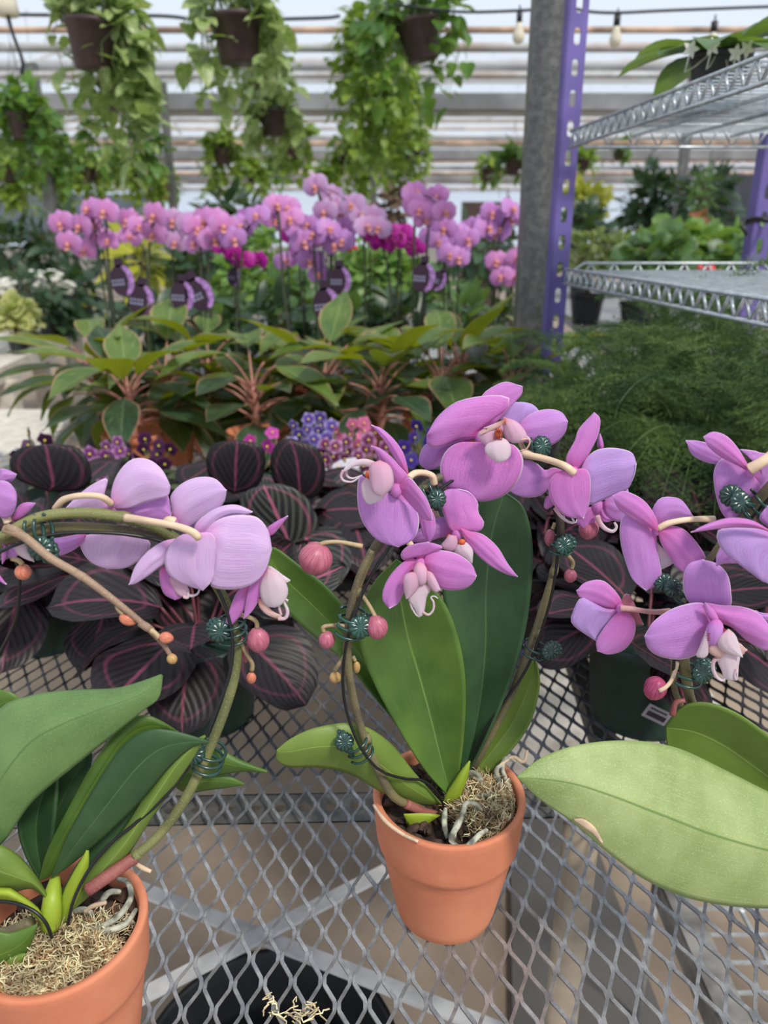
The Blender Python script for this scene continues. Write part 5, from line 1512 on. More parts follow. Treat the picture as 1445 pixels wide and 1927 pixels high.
lf = thing('lamp_holder', 'white lamp holder hanging at the top left corner', 'lamp', c)
mb = MB(); mb.lathe(c, [(0, .06), (.03, .06), (.036, .0), (.04, -.03), (.03, -.034), (0, -.03)], 18); mb.build('shade', M['bulb'], lf)
mb = MB(); mb.tube([c, c + Vector((.01, 0, -.08)), c + Vector((.03, 0, -.16)), c + Vector((.02, 0, -.2))], .006, 6, res=12); mb.build('socket_lead', M['black'], lf)

# pale orchids in the middle distance -----------------------------
def bg_petals(nm, c1, c2):
    t = NT(nm); u, v = t.uv()
    col = t.mix(t.ss(u, .0, .9), s2l(c2), s2l(c1))
    return t.surf(col, .5, 0, trans=.3)


M['bgp'] = bg_petals('orchid_pink_bloom', (204, 148, 218), (210, 140, 206))
M['bgp2'] = bg_petals('orchid_rosy_bloom', (216, 150, 214), (220, 140, 200))
M['bgp3'] = bg_petals('orchid_faded_bloom', (214, 176, 220), (216, 158, 206))
M['bgm'] = bg_petals('orchid_magenta_bloom', (196, 30, 168), (176, 10, 140))
M['bglip'] = flat('orchid_lip_amber', (206, 132, 120), .5)
M['bglip_m'] = flat('orchid_lip_plum', (130, 20, 90), .5)
FM = {}
for nm, m1, m2 in (('a', 'bgp', 'bglip'), ('b', 'bgp2', 'bglip'), ('c', 'bgp3', 'bglip'), ('m', 'bgm', 'bglip_m')):
    mb = MB()
    Yv = Vector((0, -1, 0))
    for ang, L, W, pr in ((90, .036, .030, 'round'), (214, .036, .028, 'round'), (326, .036, .028, 'round')):
        d = Vector((cos(radians(ang)), .1, sin(radians(ang)))); leaf(mb, (0, .002, 0), d, Yv, L, W, .25, 6, 5, pr, 0, 0, 0, .08)
    for ang in (12, 168):
        d = Vector((cos(radians(ang)), 0, sin(radians(ang)))); leaf(mb, d * .003, d, Yv, .038, .046, .3, 7, 7, 'round', 0, .02, 0, .06)
    mb.blob((0, -.006, -.004), (.007, .007, .008), None, 8, 6, 1)
    leaf(mb, (0, -.006, -.006), (0, -.4, -1), (0, -1, .3), .016, .014, -.5, 4, 3, 'ovate', -.2, 0, 1)
    o = mb.build('flower', [M[m1], M[m2]]); FM[nm] = o.data
    bpy.data.objects.remove(o)
M['stem_bg'] = flat('orchid_spike_dark', (70, 74, 54), .6)
M['tag_plum'] = flat('tag_plum', (52, 26, 48), .4, var=.1)
M['tag_lilac'] = flat('tag_lilac', (176, 128, 196), .4, var=.3, scale=120)
M['tag_text'] = flat('tag_print', (150, 150, 178), .4)


def bloom(parent, p, R, key, s=1.0, yaw=None):
    o = bpy.data.objects.new('flower', FM[key]); COL.objects.link(o)
    o.parent = parent; o.location = p - ORG[parent.name]
    o.rotation_euler = (R.uniform(-.35, .15), R.uniform(-.35, .35), R.uniform(-.6, .6) if yaw is None else yaw)
    k = s * R.uniform(.88, 1.1); o.scale = (k, k, k)
    return o


def tagcard(px, py, Y, ang, s, i):
    c = P(px, py, Y)
    t_ = thing('plant_tag', TAGLAB[i], 'plant tag', c)
    mb = MB()
    rot = Matrix.Rotation(radians(ang), 3, 'Y')
    pts = []
    K = 28
    for yy in (-.0006, .0006):
        for k in range(K):
            a = 2 * pi * k / K
            pts.append(c + rot @ Vector((.031 * s * cos(a), yy, .039 * s * sin(a))))
    mb.add(pts, [tuple(range(K)), tuple(range(2 * K - 1, K - 1, -1))] + [(k, K + k, K + (k + 1) % K, (k + 1) % K) for k in range(K)])
    mb.box(c + rot @ Vector((0, 0, .044 * s)), (.022 * s, .0012, .022 * s), rot)
    cd = mb.build('card', M['tag_plum'], t_, smooth=False)
    mb = MB(); pts = []
    for k in range(15):
        a = radians(-75 + 150 * k / 14)
        for rr in (1.0, .52 + .05 * sin(k * 2)):
            pts.append(c + rot @ Vector((.031 * rr * s * cos(a), -.0016, .039 * (rr * .4 + .6) * s * sin(a))))
    mb.grid(pts, 15, 2); mb.build('flower_picture', M['tag_lilac'], cd, smooth=False, solid=.0006)
    mb = MB()
    for row, n in ((.001, 4), (-.008, 4)):
        for k in range(n):
            x = -.024 + k * .0085
            q = c + rot @ Vector((x * s, -.0014, row * s))
            mb.box(q, (.0055 * s, .0006, .0045 * s), rot)
            mb.box(q + rot @ Vector((.001 * s, -.0002, .0)), (.0018 * s, .0006, .006 * s), rot)
    mb.build('print', M['tag_text'], cd, smooth=False)
    mb = MB(); mb.bar(c + rot @ Vector((0, .002, .03 * s)), c + Vector((0, .004, -.12)), .004, .001); mb.build('stake', M['black'], t_, smooth=False)


YO = 2.3
ORC = [
    ('leftmost tall pink orchid in the middle distance, full round spray', 200, 'b', [(165, 393), (196, 398), (150, 425), (128, 458), (188, 447), (113, 420), (203, 452), (158, 470), (172, 420)]),
    ('pink orchid second from the left, two dense bunches', 262, 'b', [(240, 415), (290, 405), (262, 425), (288, 440), (245, 445)]),
    ('pale faded-pink orchid third from the left', 330, 'c', [(325, 415), (352, 452), (330, 456), (312, 440), (350, 418)]),
    ('pink orchid fourth from the left, beside the pale one', 385, 'b', [(385, 415), (366, 458), (420, 425), (402, 450), (372, 430), (408, 412)]),
    ('pink orchid with a small loose spray right of the fourth one', 450, 'a', [(452, 425), (440, 450), (483, 405), (462, 415)]),
    ('pink orchid with few blooms just left of the tallest spray', 530, 'b', [(520, 385), (545, 412), (518, 415), (540, 390)]),
    ('tallest pink orchid, its top bloom highest of all', 612, 'c', [(592, 350), (625, 366), (662, 385), (640, 400), (610, 398), (655, 412), (630, 385)]),
    ('dense pink orchid in front of the tallest one, blooms hanging low at its left', 600, 'a', [(580, 422), (620, 430), (604, 452), (650, 430), (560, 436), (538, 490), (584, 490), (600, 515), (570, 455), (630, 460), (590, 440), (645, 452)]),
    ('faded pink orchid right of the tallest one', 700, 'c', [(702, 408), (712, 428), (680, 402), (690, 425)]),
    ('pink orchid with two peaks left of the steel post', 790, 'b', [(783, 362), (822, 368), (790, 395), (800, 412), (838, 398), (812, 395), (776, 385)]),
    ('dense pink orchid hanging below the two-peaked one', 845, 'a', [(835, 430), (810, 442), (862, 440), (845, 478), (880, 450), (862, 485), (825, 455), (870, 465)]),
    ('pink orchid nearest the steel post, upper spray', 930, 'a', [(925, 400), (965, 393), (932, 440), (962, 410), (902, 425), (940, 430), (918, 428), (888, 432)]),
    ('pink orchid drooping low beside the steel post', 950, 'b', [(936, 492), (975, 485), (942, 520), (970, 520), (955, 500)]),
    ('small magenta orchid behind the fourth pink one from the left', 440, 'm', [(430, 465), (457, 490), (486, 490), (420, 460), (440, 478)]),
    ('magenta orchid between the tallest spray and the two-peaked one', 740, 'm', [(722, 445), (742, 455), (770, 456), (700, 438), (755, 440), (735, 440), (782, 466), (715, 455)]),
    ('small magenta orchid peeking out left of the tallest spray', 565, 'm', [(558, 418), (548, 438), (568, 470)]),
]
for i, (lab, bx, key, fl_) in enumerate(ORC):
    R = random.Random(300 + i)
    Y = YO + R.uniform(-.12, .12) + (.25 if key == 'm' else 0) + (.1 if key == 'c' else 0)
    cb = PZ(bx, 600, .9); X = P(bx, 560, Y).x
    t_ = thing('potted_orchid', lab, 'potted orchid', (X, Y, BZ), 'orchids in bloom in the middle distance')
    pot_plain(t_, X, Y, BZ, .055, .11, M['terracotta'] if i % 2 else M['pot_black'], 24)
    for k in range(4):
        d = rdir(R, 15, 55); mb = MB(); leaf(mb, (X, Y, .91), d, (0, 0, 1), .20, .062, .8, 9, 5, 'strap', .2); mb.build('leaf', M['leaf_deep'], t_, smooth=True)
    pts = [P(px, py, Y + R.uniform(-.06, .04)) for px, py in fl_]
    ns = 1 if len(pts) < 6 else 2
    for s_ in range(ns):
        g = sorted([p for q, p in enumerate(pts) if q % ns == s_], key=lambda p: p.z)
        top = max(g, key=lambda p: p.z)
        sx = X + R.uniform(-.02, .02)
        mb = MB()
        mb.tube([(sx, Y + .01, .9), (sx + R.uniform(-.01, .01), Y + .01, 1.05), (sx * .8 + top.x * .2, Y + .01, 1.2), (sx * .5 + top.x * .5, Y + .01, top.z - .05), top + Vector((0, .01, .0))], .0035, 6, res=20)
        st_ = mb.build('flower_stem', M['stem_bg'], t_)
        mb = MB(); mb.bar((sx + .012, Y + .012, .9), (sx + .012, Y + .012, min(1.3, top.z)), .004, .004); mb.build('stake', M['black'], t_, smooth=False)
        for p in g:
            if p is top: continue
            mb = MB(); mb.tube([p + Vector((0, .008, 0)), p.lerp(top, .5) + Vector((0, .02, .01)), top + Vector((0, .01, 0))], .0018, 4, res=8); mb.build('pedicel', M['stem_bg'], t_)
    for p in pts: bloom(t_, p, R, key, 1.0)
TAGLAB = ['plum oval plant tag under the leftmost orchids, upper one of two', 'plum oval plant tag under the leftmost orchids, lower one of two', 'plum plant tag half hidden behind another, under the fourth orchid from the left',
          'tilted plum plant tag under the fourth orchid from the left', 'plum oval plant tag low under the tallest orchid', 'black round plant tag right of the tallest orchid stems', 'faded plum plant tag under the two-peaked orchid',
          'narrow pink plant tag right of the faded one', 'small plum plant tag under the small loose spray']
for i, (px, py, ang, s) in enumerate(((230, 528, -6, .9), (266, 566, 8, .95), (343, 558, 4, .9), (376, 554, -22, 1.0), (614, 574, -6, 1.0), (640, 528, 0, .9), (797, 522, 4, .85), (824, 528, 30, .6), (440, 522, 12, .55))):
    tagcard(px, py, 2.06 if i not in (5, 8) else 2.3, ang, s * 1.12, i)

# ---------------------------------------------------------------- aglaonemas
def agl_mat(name, g1, g2, pale, edge, tc):
    t = NT(name)
    u, v = t.uv(); av = t.math('ABSOLUTE', v)
    st = t.noise(2.4, t.vec(t.math('ADD', t.math('MULTIPLY', av, 4.0), t.math('MULTIPLY', u, -7.0)), t.math('MULTIPLY', v, 1.2)), 3.0, .55)
    big = t.noise(12.0)
    col = t.mix(t.ss(big, .35, .65), s2l(g1), s2l(g2))
    col = t.mix(t.math('MULTIPLY', t.ss(st, .52, .66), .55), col, s2l(pale))
    col = t.mix(t.math('MULTIPLY', t.ss(av, 0, .07, 1, 0), .7), col, s2l(pale))
    col = t.mix(t.math('MULTIPLY', t.ss(av, .9, 1.0), .85), col, s2l(edge))
    return t.surf(col, .4, 0, st, .2, trans=.3, tcol=s2l(tc))


M['agl'] = agl_mat('aglaonema_leaf', (34, 60, 46), (56, 86, 62), (104, 130, 96), (206, 150, 132), (140, 160, 20))
M['agl2'] = agl_mat('aglaonema_leaf_young', (72, 104, 50), (100, 126, 60), (150, 168, 104), (214, 164, 132), (170, 180, 20))
M['agl_stem'] = flat('aglaonema_stalk_pink', (176, 122, 108), .5, var=.15)
AGL = [
    (248, 1.72, 'terracotta', 'green and pink-stemmed aglaonema in the left front of its row'), (190, 2.0, 'pot_black', 'aglaonema at the far left of its row'),
    (400, 2.02, 'terracotta', 'aglaonema behind, below the plum tags, with one upright yellow-green leaf'), (480, 1.74, 'terracotta', 'aglaonema left of the centre of the row, in front'),
    (590, 2.1, 'pot_black', 'aglaonema right behind the centre, low leaves'), (716, 1.76, 'terracotta', 'aglaonema with a stout pink stem at the centre'),
    (860, 2.05, 'terracotta', 'aglaonema in the back row, right of centre'), (962, 1.80, 'terracotta', 'aglaonema at the right end with tall leaves beside the steel post'),
    (320, 1.9, 'terracotta', 'aglaonema between the left front plant and the centre-left one'), (1000, 2.12, 'pot_black', 'aglaonema behind the right end one, against the post'),
    (610, 1.86, 'terracotta', 'aglaonema just left of the stout-stemmed one'), (830, 1.84, 'terracotta', 'aglaonema between the stout-stemmed and right end ones'),
]
for i, (px, Y, pm, lab) in enumerate(AGL):
    R = random.Random(500 + i)
    c = P(px, 800, Y); X = c.x
    t_ = thing('aglaonema', lab, 'potted plant', (X, Y, BZ), 'aglaonemas with pink stalks')
    pot_plain(t_, X, Y, BZ, .068, .12, M[pm], 28)
    mb = MB(); mb.tube([(X, Y, .9), (X + .004, Y, .97), (X, Y, 1.02)], [.011, .009, .006], 8, res=8); mb.build('stem', M['agl_stem'], t_)
    n = 22
    for k in range(n):
        a = k * 2.39996 + R.uniform(-.3, .3)
        e = radians(-8 + 62 * (k / n) + R.uniform(-8, 10))
        d = Vector((cos(a) * cos(e), sin(a) * cos(e), sin(e)))
        z = .93 + .09 * k / n
        L = R.uniform(.15, .21); W = L * R.uniform(.40, .50)
        b0 = Vector((X, Y, z)); b1 = b0 + d * R.uniform(.04, .10) + Vector((0, 0, .015))
        mb = MB()
        mb.tube([b0, b0.lerp(b1, .5) + Vector((0, 0, .01)), b1], [.004, .0026, .0022], 6, mi=1, res=6)
        d2 = (d + Vector((0, 0, R.uniform(-.75, .05)))).normalized()
        leaf(mb, b1, d2, Vector((0, 0, 1)) if e < 1.0 else -Vector((d.x, d.y, 0)).normalized() + Vector((0, 0, .4)), L, W, R.uniform(.1, 1.0), 10, 7, 'lance', .28, .03)
        mb.build('leaf', [M['agl2'] if (k > 15 or R.random() < .12) else M['agl'], M['agl_stem']], t_)

# ---------------------------------------------------------------- calatheas
def cal_mat(name, dark, dark2, grey, pink, amt):
    t = NT(name)
    u, v = t.uv(); av = t.math('ABSOLUTE', v)
    rad = t.math('ABSOLUTE', t.math('SUBTRACT', t.math('POWER', t.math('ADD', t.math('POWER', t.math('MULTIPLY', t.math('SUBTRACT', u, .5), 2.0), 2.0), t.math('MULTIPLY', t.math('POWER', av, 2.0), .8)), .5), .70))
    nz = t.noise(14.0, t.vec(u, v), 3.0)
    ring = t.ss(t.math('ADD', rad, t.math('MULTIPLY', t.math('SUBTRACT', nz, .5), .10)), .0, .07, 1, 0)
    # feather stripes that leave the midrib at an angle
    w = t.n('ShaderNodeTexWave'); w.wave_type = 'BANDS'; w.bands_direction = 'X'
    w.inputs['Scale'].default_value = 1.0; w.inputs['Distortion'].default_value = 2.2; w.inputs['Detail'].default_value = 1.0
    t.l(t.vec(t.math('ADD', t.math('MULTIPLY', u, 2.2), t.math('MULTIPLY', av, -1.5)), 0), w.inputs[0])
    big = t.noise(9.0)
    col = t.mix(t.ss(big, .3, .7), s2l(dark), s2l(dark2))
    col = t.mix(t.math('MULTIPLY', t.ss(w.outputs['Fac'], .45, .8), amt), col, s2l(grey))
    col = t.mix(t.math('MULTIPLY', ring, .45), col, s2l(pink))
    col = t.mix(t.math('MULTIPLY', t.ss(av, .02, .07, 1, 0), .95), col, s2l(pink))
    geo = t.n('ShaderNodeNewGeometry')
    col = t.mix(geo.outputs['Backfacing'], col, s2l((56, 18, 30)))
    return t.surf(col, .46, 0, w.outputs['Fac'], .25, spec=.35, trans=.06, tcol=s2l((110, 20, 40)))


M['cal'] = cal_mat('calathea_leaf_black', (18, 14, 18), (32, 25, 30), (48, 45, 47), (112, 54, 76), .25)
M['cal2'] = cal_mat('calathea_leaf_striped', (34, 34, 36), (50, 50, 50), (98, 102, 94), (176, 96, 126), .5)
M['cal_stem'] = flat('calathea_stalk', (92, 40, 52), .5, var=.2)
CAL = [
    (60, .97, 'pot_green', 'dark calathea at the left edge behind the budded branch'), (240, .93, 'pot_black', 'dark calathea directly under the left orchid arch'),
    (372, .80, 'pot_green', 'dark calathea in a large green pot right of the left orchid leaves'), (100, 1.16, 'pot_green', 'dark round-leaved calathea at the far left, topmost'),
    (300, 1.20, 'pot_green', 'dark calathea behind the two left blooms'), (480, 1.14, 'pot_green', 'dark calathea with pink-ribbed round leaves left of the middle buds'),
    (540, 1.12, 'pot_green', 'calathea with the grey-striped pink-ribbed leaf beside the middle buds'), (640, 1.18, 'pot_black', 'dark calathea behind the side-turned middle bloom'),
    (790, 1.2, 'pot_black', 'dark calathea hidden behind the middle blooms'), (900, 1.16, 'pot_black', 'dark calathea behind the two upright middle leaves'),
    (1010, 1.02, 'pot_black', 'dark calathea right behind the right side of the middle hoop'), (1085, 1.17, 'pot_black', 'dark calathea between the middle hoop and the right blooms'), (1200, 1.2, 'pot_black', 'dark calathea with upright maroon leaves below the ferns'),
    (1225, .80, 'pot_green', 'dark calathea in the green pot with a price label behind the right bud'), (1330, 1.05, 'pot_black', 'dark calathea behind the front bloom of the right orchid'),
    (1420, .92, 'pot_black', 'dark calathea at the right edge behind the pale leaf'),
]
for i, (px, Y, pm, lab) in enumerate(CAL):
    R = random.Random(700 + i)
    z1 = .93
    b = (P(px, 1050, Y)); zc = Y * cos(TH) + (CZ - z1) * sin(TH); X = (px - 722.5) / F * zc
    t_ = thing('calathea', lab, 'potted plant', (X, Y, BZ), 'dark-leaved calatheas in rows')
    big = px in (372, 1225)
    pot_plain(t_, X, Y, BZ, .072 if big else .055, .115 if big else .10, M[pm], 32, .8)
    if px == 1225:
        c = P(1236, 1345, Y - .075)
        rot = Matrix.Rotation(radians(28), 3, 'Y')
        mb = MB(); mb.box(c, (.030, .0012, .017), rot); lb = mb.build('price_label', flat('label_white', (178, 176, 184), .5, var=.06), t_, smooth=False)
        mb = MB()
        for k in range(12): mb.box(c + rot @ Vector((-.011 + k * .002, -.0010, -.002)), (.0011, .0008, .006), rot)
        for k in range(6): mb.box(c + rot @ Vector((-.010 + k * .0036, -.0010, .005)), (.0026, .0008, .0018), rot)
        mb.build('barcode', M['tag_plum'], lb, smooth=False)
    n = 15
    for k in range(n):
        a = k * 2.39996 + R.uniform(-.3, .3)
        e = radians(-10 + (46 if Y > 1.1 else 68) * (k / n) + R.uniform(-10, 10))
        d = Vector((cos(a) * cos(e), sin(a) * cos(e), sin(e)))
        b0 = Vector((X + .012 * cos(a), Y + .012 * sin(a), .90))
        s_ = .75 + .25 * sin(pi * k / n)
        b1 = b0 + d * R.uniform(.035, .07) * s_ + Vector((0, 0, .018))
        L = R.uniform(.10, .145) * s_
        mb = MB()
        mb.tube([b0, b0.lerp(b1, .5), b1], [.003, .0022, .002], 5, mi=1, res=5)
        up = Vector((-.25 * d.x, -.25 * d.y - .25, 1)) if e < .9 else Vector((-d.x * .5, -1.0, .4))
        d2 = (d + Vector((0, 0, -.35))).normalized()
        leaf(mb, b1, d2, up + Vector((R.gauss(0, .25), R.gauss(0, .25), 0)), L, L * R.uniform(.72, .88), R.uniform(-.3, 1.0), 13, 11, 'round', R.uniform(-.05, .3), .035)
        st2 = (px in (540,) and k % 2 == 0) or R.random() < .13
        mb.build('leaf', [M['cal2'] if st2 else M['cal'], M['cal_stem']], t_)
# the grey striped leaf that stands clear beside the buds, and big round ones (own stalks, on the same plants)
def big_leaf(owner_px, Z, base, L, tip, Rr, Y, mat, label=None, **k):
    for o in COL.objects:
        if o.name.startswith('calathea') and o.type == 'EMPTY' and abs(o['_px'] - owner_px) < 1:
            ow = o
    return blade(ow, 'leaf', mat, Z, base, L, tip, Rr, Y, solid=.0006, label=label, **k)


for o, q in zip([o for o in COL.objects if o.name.startswith('calathea') and o.type == 'EMPTY'], CAL): o['_px'] = q[0]
big_leaf(540, ZF, (540, 1042), [(480, 1020), (452, 975), (458, 930)], (495, 912), [(590, 1020), (600, 985), (575, 935), (535, 912)], 1.06, 'cal2', 'grey-striped leaf with pink ribs', d=(-6, 6), bulge=6)
big_leaf(100, ZF, (90, 925), [(30, 900), (18, 865), (40, 842)], (80, 838), [(160, 920), (172, 885), (150, 845), (110, 836)], 1.14, 'cal', d=(-6, 6), bulge=8)
big_leaf(480, ZF, (440, 930), [(398, 905), (388, 862), (405, 835)], (445, 828), [(485, 915), (500, 870), (490, 838)], 1.15, 'cal', d=(-6, 6), bulge=6)
big_leaf(480, ZF, (560, 940), [(520, 915), (508, 870), (520, 835)], (545, 824), [(600, 930), (612, 880), (595, 842)], 1.14, 'cal', d=(-6, 6), bulge=6)
big_leaf(1200, ZF, (1190, 930), [(1178, 890), (1180, 850)], (1205, 828), [(1235, 920), (1250, 870), (1240, 835)], 1.16, 'cal', d=(-6, 6), bulge=5)
for o in COL.objects:
    if '_px' in o.keys(): del o['_px']

# ---------------------------------------------------------------- African violets
def vio_mat(nm, c, c2):
    t = NT(nm); u, v = t.uv()
    col = t.mix(t.ss(u, .35, 1.0), s2l(c), s2l(c2))
    return t.surf(col, .6, 0, trans=.2)


VM = {}
M['anther'] = flat('violet_anther', (236, 210, 80), .5)
for nm, c, c2 in (('blue', (96, 70, 170), (190, 176, 226)), ('pink', (214, 110, 156), (226, 134, 176)), ('maroon', (120, 40, 96), (206, 160, 200)), ('white', (220, 214, 226), (236, 232, 240)),
                  ('deep', (64, 40, 140), (90, 60, 170)), ('lilac', (120, 50, 120), (196, 140, 196)), ('plum', (66, 22, 66), (86, 34, 84)), ('magenta', (180, 40, 150), (200, 70, 170))):
    mb = MB()
    for k in range(5):
        a = 2 * pi * k / 5 + .3
        leaf(mb, (0, 0, 0), (cos(a), -.1, sin(a)), (0, -1, 0), .012, .012, .2, 4, 3, 'round', 0)
    mb.blob((0, -.002, 0), (.0018, .002, .0018), None, 6, 4, 1)
    o = mb.build('flower', [vio_mat('violet_' + nm, c, c2), M['anther']]); VM[nm] = o.data; bpy.data.objects.remove(o)
VIO = [
    (212, 862, 1.48, 'lilac', 13, 'African violet with white-edged lilac flowers behind the two left blooms'), (285, 852, 1.54, 'plum', 10, 'African violet with dark purple flowers right of the lilac one'),
    (70, 845, 1.52, 'plum', 8, 'African violet with near-black purple flowers at the far left'), (590, 812, 1.56, 'blue', 13, 'African violet with blue and white flowers, left in the middle group'),
    (672, 822, 1.54, 'pink', 13, 'African violet with clear pink flowers in the middle group'), (640, 862, 1.46, 'maroon', 15, 'African violet with maroon white-eyed flowers in the middle group'),
    (648, 905, 1.38, 'white', 12, 'African violet with white flowers, lowest in the middle group'), (795, 832, 1.50, 'deep', 8, 'African violet with deep blue flowers left of the large top bloom'),
    (490, 838, 1.52, 'magenta', 5, 'African violet with a few magenta flowers left of the middle group'), (1052, 842, 1.42, 'maroon', 10, 'African violet with maroon and white flowers right of the large top bloom'),
    (705, 858, 1.48, 'maroon', 7, 'African violet with few maroon flowers at the right of the middle group'),
]
M['vio_leaf'] = varieg('violet_leaf', (66, 82, 60), (96, 108, 84), (140, 146, 124), .1, .1, None)
for i, (px, py, Y, key, n, lab) in enumerate(VIO):
    R = random.Random(900 + i)
    c = P(px, py, Y)
    t_ = thing('african_violet', lab, 'potted plant', (c.x, Y, BZ), 'African violets among the calatheas')
    pz = c.z - .055
    pot_plain(t_, c.x, Y, BZ, .05, max(.06, pz - BZ), M['pot_green'], 24)
    mb = MB()
    for k in range(16):
        a = k * 2.4; d = Vector((cos(a), sin(a), R.uniform(-.1, .45)))
        leaf(mb, Vector((c.x, Y, pz)) + d * .025, d, (0, 0, 1), .055, .048, .5, 6, 5, 'round', .1, .02)
    mb.build('leaves', M['vio_leaf'], t_)
    mb = MB()
    FP = []
    for k in range(n):
        a = k * 2.4; q = .044 * math.sqrt((k + .5) / n)
        p = c + Vector((q * cos(a) * 1.15, -abs(q * .4) + q * .4 * sin(a), q * .8 * sin(a) + R.uniform(-.004, .004)))
        FP.append(p); mb.tube([(c.x, Y, pz), p], .0012, 4, cap=False)
    mb.build('flower_stalks', M['vine'], t_)
    for p in FP:
        o = bpy.data.objects.new('flower', VM[key]); COL.objects.link(o); o.parent = t_; o.location = p - ORG[t_.name]
        o.rotation_euler = (R.uniform(-.9, .0), R.uniform(-3, 3), R.uniform(-.6, .6)); s = R.uniform(1.15, 1.5); o.scale = (s, s, s)

# ---------------------------------------------------------------- asparagus ferns
t = NT('asparagus_fern_needles')
nz = t.noise(14.0, None, 2.0)
col = t.mix(t.ss(nz, .35, .65), s2l((62, 92, 48)), s2l((116, 142, 76)))
M['fern'] = t.surf(col, .6, 0, trans=.25)


def fern_mesh(seed, n, Lf):
    R = random.Random(seed); mb = MB()
    V_ = []; Fc = []
    for i in range(n):
        a = R.uniform(0, 2 * pi); e = radians(R.uniform(25, 85)); L = Lf * R.uniform(.6, 1.1)
        d = Vector((cos(a) * cos(e), sin(a) * cos(e), sin(e)))
        p = Vector((cos(a) * .02, sin(a) * .02, 0)); side = d.cross(Vector((0, 0, 1))).normalized()
        m = int(L / .009); pts = [p.copy()]; ds = []
        for k in range(m):
            u = k / m
            d = (d + Vector((0, 0, -.055 * (1 + 1.2 * u)))).normalized(); p = p + d * .009; pts.append(p.copy()); ds.append(d.copy())
        mb.tube(pts, .0009, 3, mi=0, cap=False)
        for k in range(int(m * .22), m):
            u = k / m; bl = .062 * sin(pi * min(1, (u - .15) / .87)) ** .7 + .006
            for sg in (-1, 1):
                b = (side * sg * .85 + ds[k] * .55 + Vector((0, 0, R.uniform(-.2, .15)))).normalized()
                q = pts[k]; nb = max(2, int(bl / .0068))
                for j in range(nb):
                    q = q + b * .0068
                    for z in range(3):
                        nd = (b * .4 + Vector((R.gauss(0, 1), R.gauss(0, 1), R.gauss(0, .7)))).normalized()
                        w = nd.cross(b).normalized() * .0007
                        ln = .0105 * (1 - .5 * j / nb)
                        ix = len(V_); V_ += [q - w, q + w, q + nd * ln]; Fc.append((ix, ix + 1, ix + 2))
    mb.add(V_, Fc)
    return mb


FER = [(1180, 1.02, 1.36, 54, .27, 'asparagus fern nearest the purple upright, feathery and arching'), (1320, 1.02, 1.22, 60, .33, 'asparagus fern in front with a bright arching plume'),
       (1450, 1.03, 1.40, 54, .34, 'asparagus fern at the right edge under the lower wire shelf'), (1125, 1.0, 1.54, 44, .27, 'small asparagus fern behind, beside the steel post'), (1290, 1.06, 1.60, 56, .34, 'asparagus fern at the back under the lower wire shelf')]
for i, (px, z, Y, n, L, lab) in enumerate(FER):
    zc = Y * cos(TH) + (CZ - z) * sin(TH); X = (px - 722.5) / F * zc
    t_ = thing('asparagus_fern', lab, 'fern', (X, Y, BZ), 'asparagus ferns below the wire shelf')
    pot_plain(t_, X, Y, BZ, .075, z - BZ, M['pot_black'], 28)
    mb = fern_mesh(40 + i, n, L); mb.v = [(v[0] + X, v[1] + Y, v[2] + z) for v in mb.v]
    mb.build('fronds', M['fern'], t_, smooth=False)['kind'] = 'stuff'

# ---------------------------------------------------------------- benches and plants beyond
M['bench_white'] = flat('bench_white_board', (206, 200, 188), .7, var=.1)
M['bench_grey'] = flat('bench_grey_top', (150, 150, 152), .7)
def slab_bench(name, lab, pts, z, leg_pts, mat='bench_white', th=.07):
    """flat topped bench whose outline is pts (x, y)"""
    t_ = thing(name, lab, 'bench', (pts[0][0], pts[0][1], 0), 'plant benches beyond the front ones')
    mb = MB(); n = len(pts)
    mb.add([(x, y, z) for x, y in pts] + [(x, y, z - th) for x, y in pts], [tuple(range(n)), tuple(range(2 * n - 1, n - 1, -1))] + [(k, n + k, n + (k + 1) % n, (k + 1) % n) for k in range(n)])
    mb.build('bench_top', M[mat], t_, smooth=False)
    for x, y in leg_pts:
        mb = MB(); mb.box((x, y, (z - th) / 2), (.07, .07, z - th)); mb.build('leg', M['bench_white'], t_, smooth=False)


a = PZ(-40, 714, .8); b = PZ(137, 630, .8)
slab_bench('plant_bench', 'white-edged bench of small potted plants at the far left', [(a.x - .02, a.y), (b.x, b.y), (b.x - 1.4, b.y + .2), (a.x - 1.6, a.y)], .8, [(a.x - .06, a.y + .35), (b.x - .12, b.y - .2), (b.x - 1.2, b.y)])
a = PZ(150, 612, .8); b = PZ(252, 582, .8)
slab_bench('plant_bench', 'second white-edged bench, farther down the left aisle', [(a.x, a.y), (b.x, b.y), (b.x - 1.8, b.y + .1), (a.x - 1.8, a.y)], .8, [(a.x - .12, a.y + .2), (b.x - .12, b.y - .2)])
slab_bench('plant_bench', 'grey bench behind the middle distance orchids, covered with leafy pots', [(-.95, 2.95), (1.0, 2.95), (1.0, 5.4), (-.95, 5.4)], .8, [(-.85, 3.1), (.9, 3.1), (-.85, 5.2), (.9, 5.2)], 'bench_grey')
slab_bench('plant_bench', 'grey bench of leafy pots beyond the wire shelves at the right', [(1.15, 3.4), (4.2, 3.4), (4.2, 8.6), (1.5, 8.6)], .8, [(1.4, 3.6), (4.0, 3.6), (1.7, 8.4), (4.0, 8.4)], 'bench_grey')
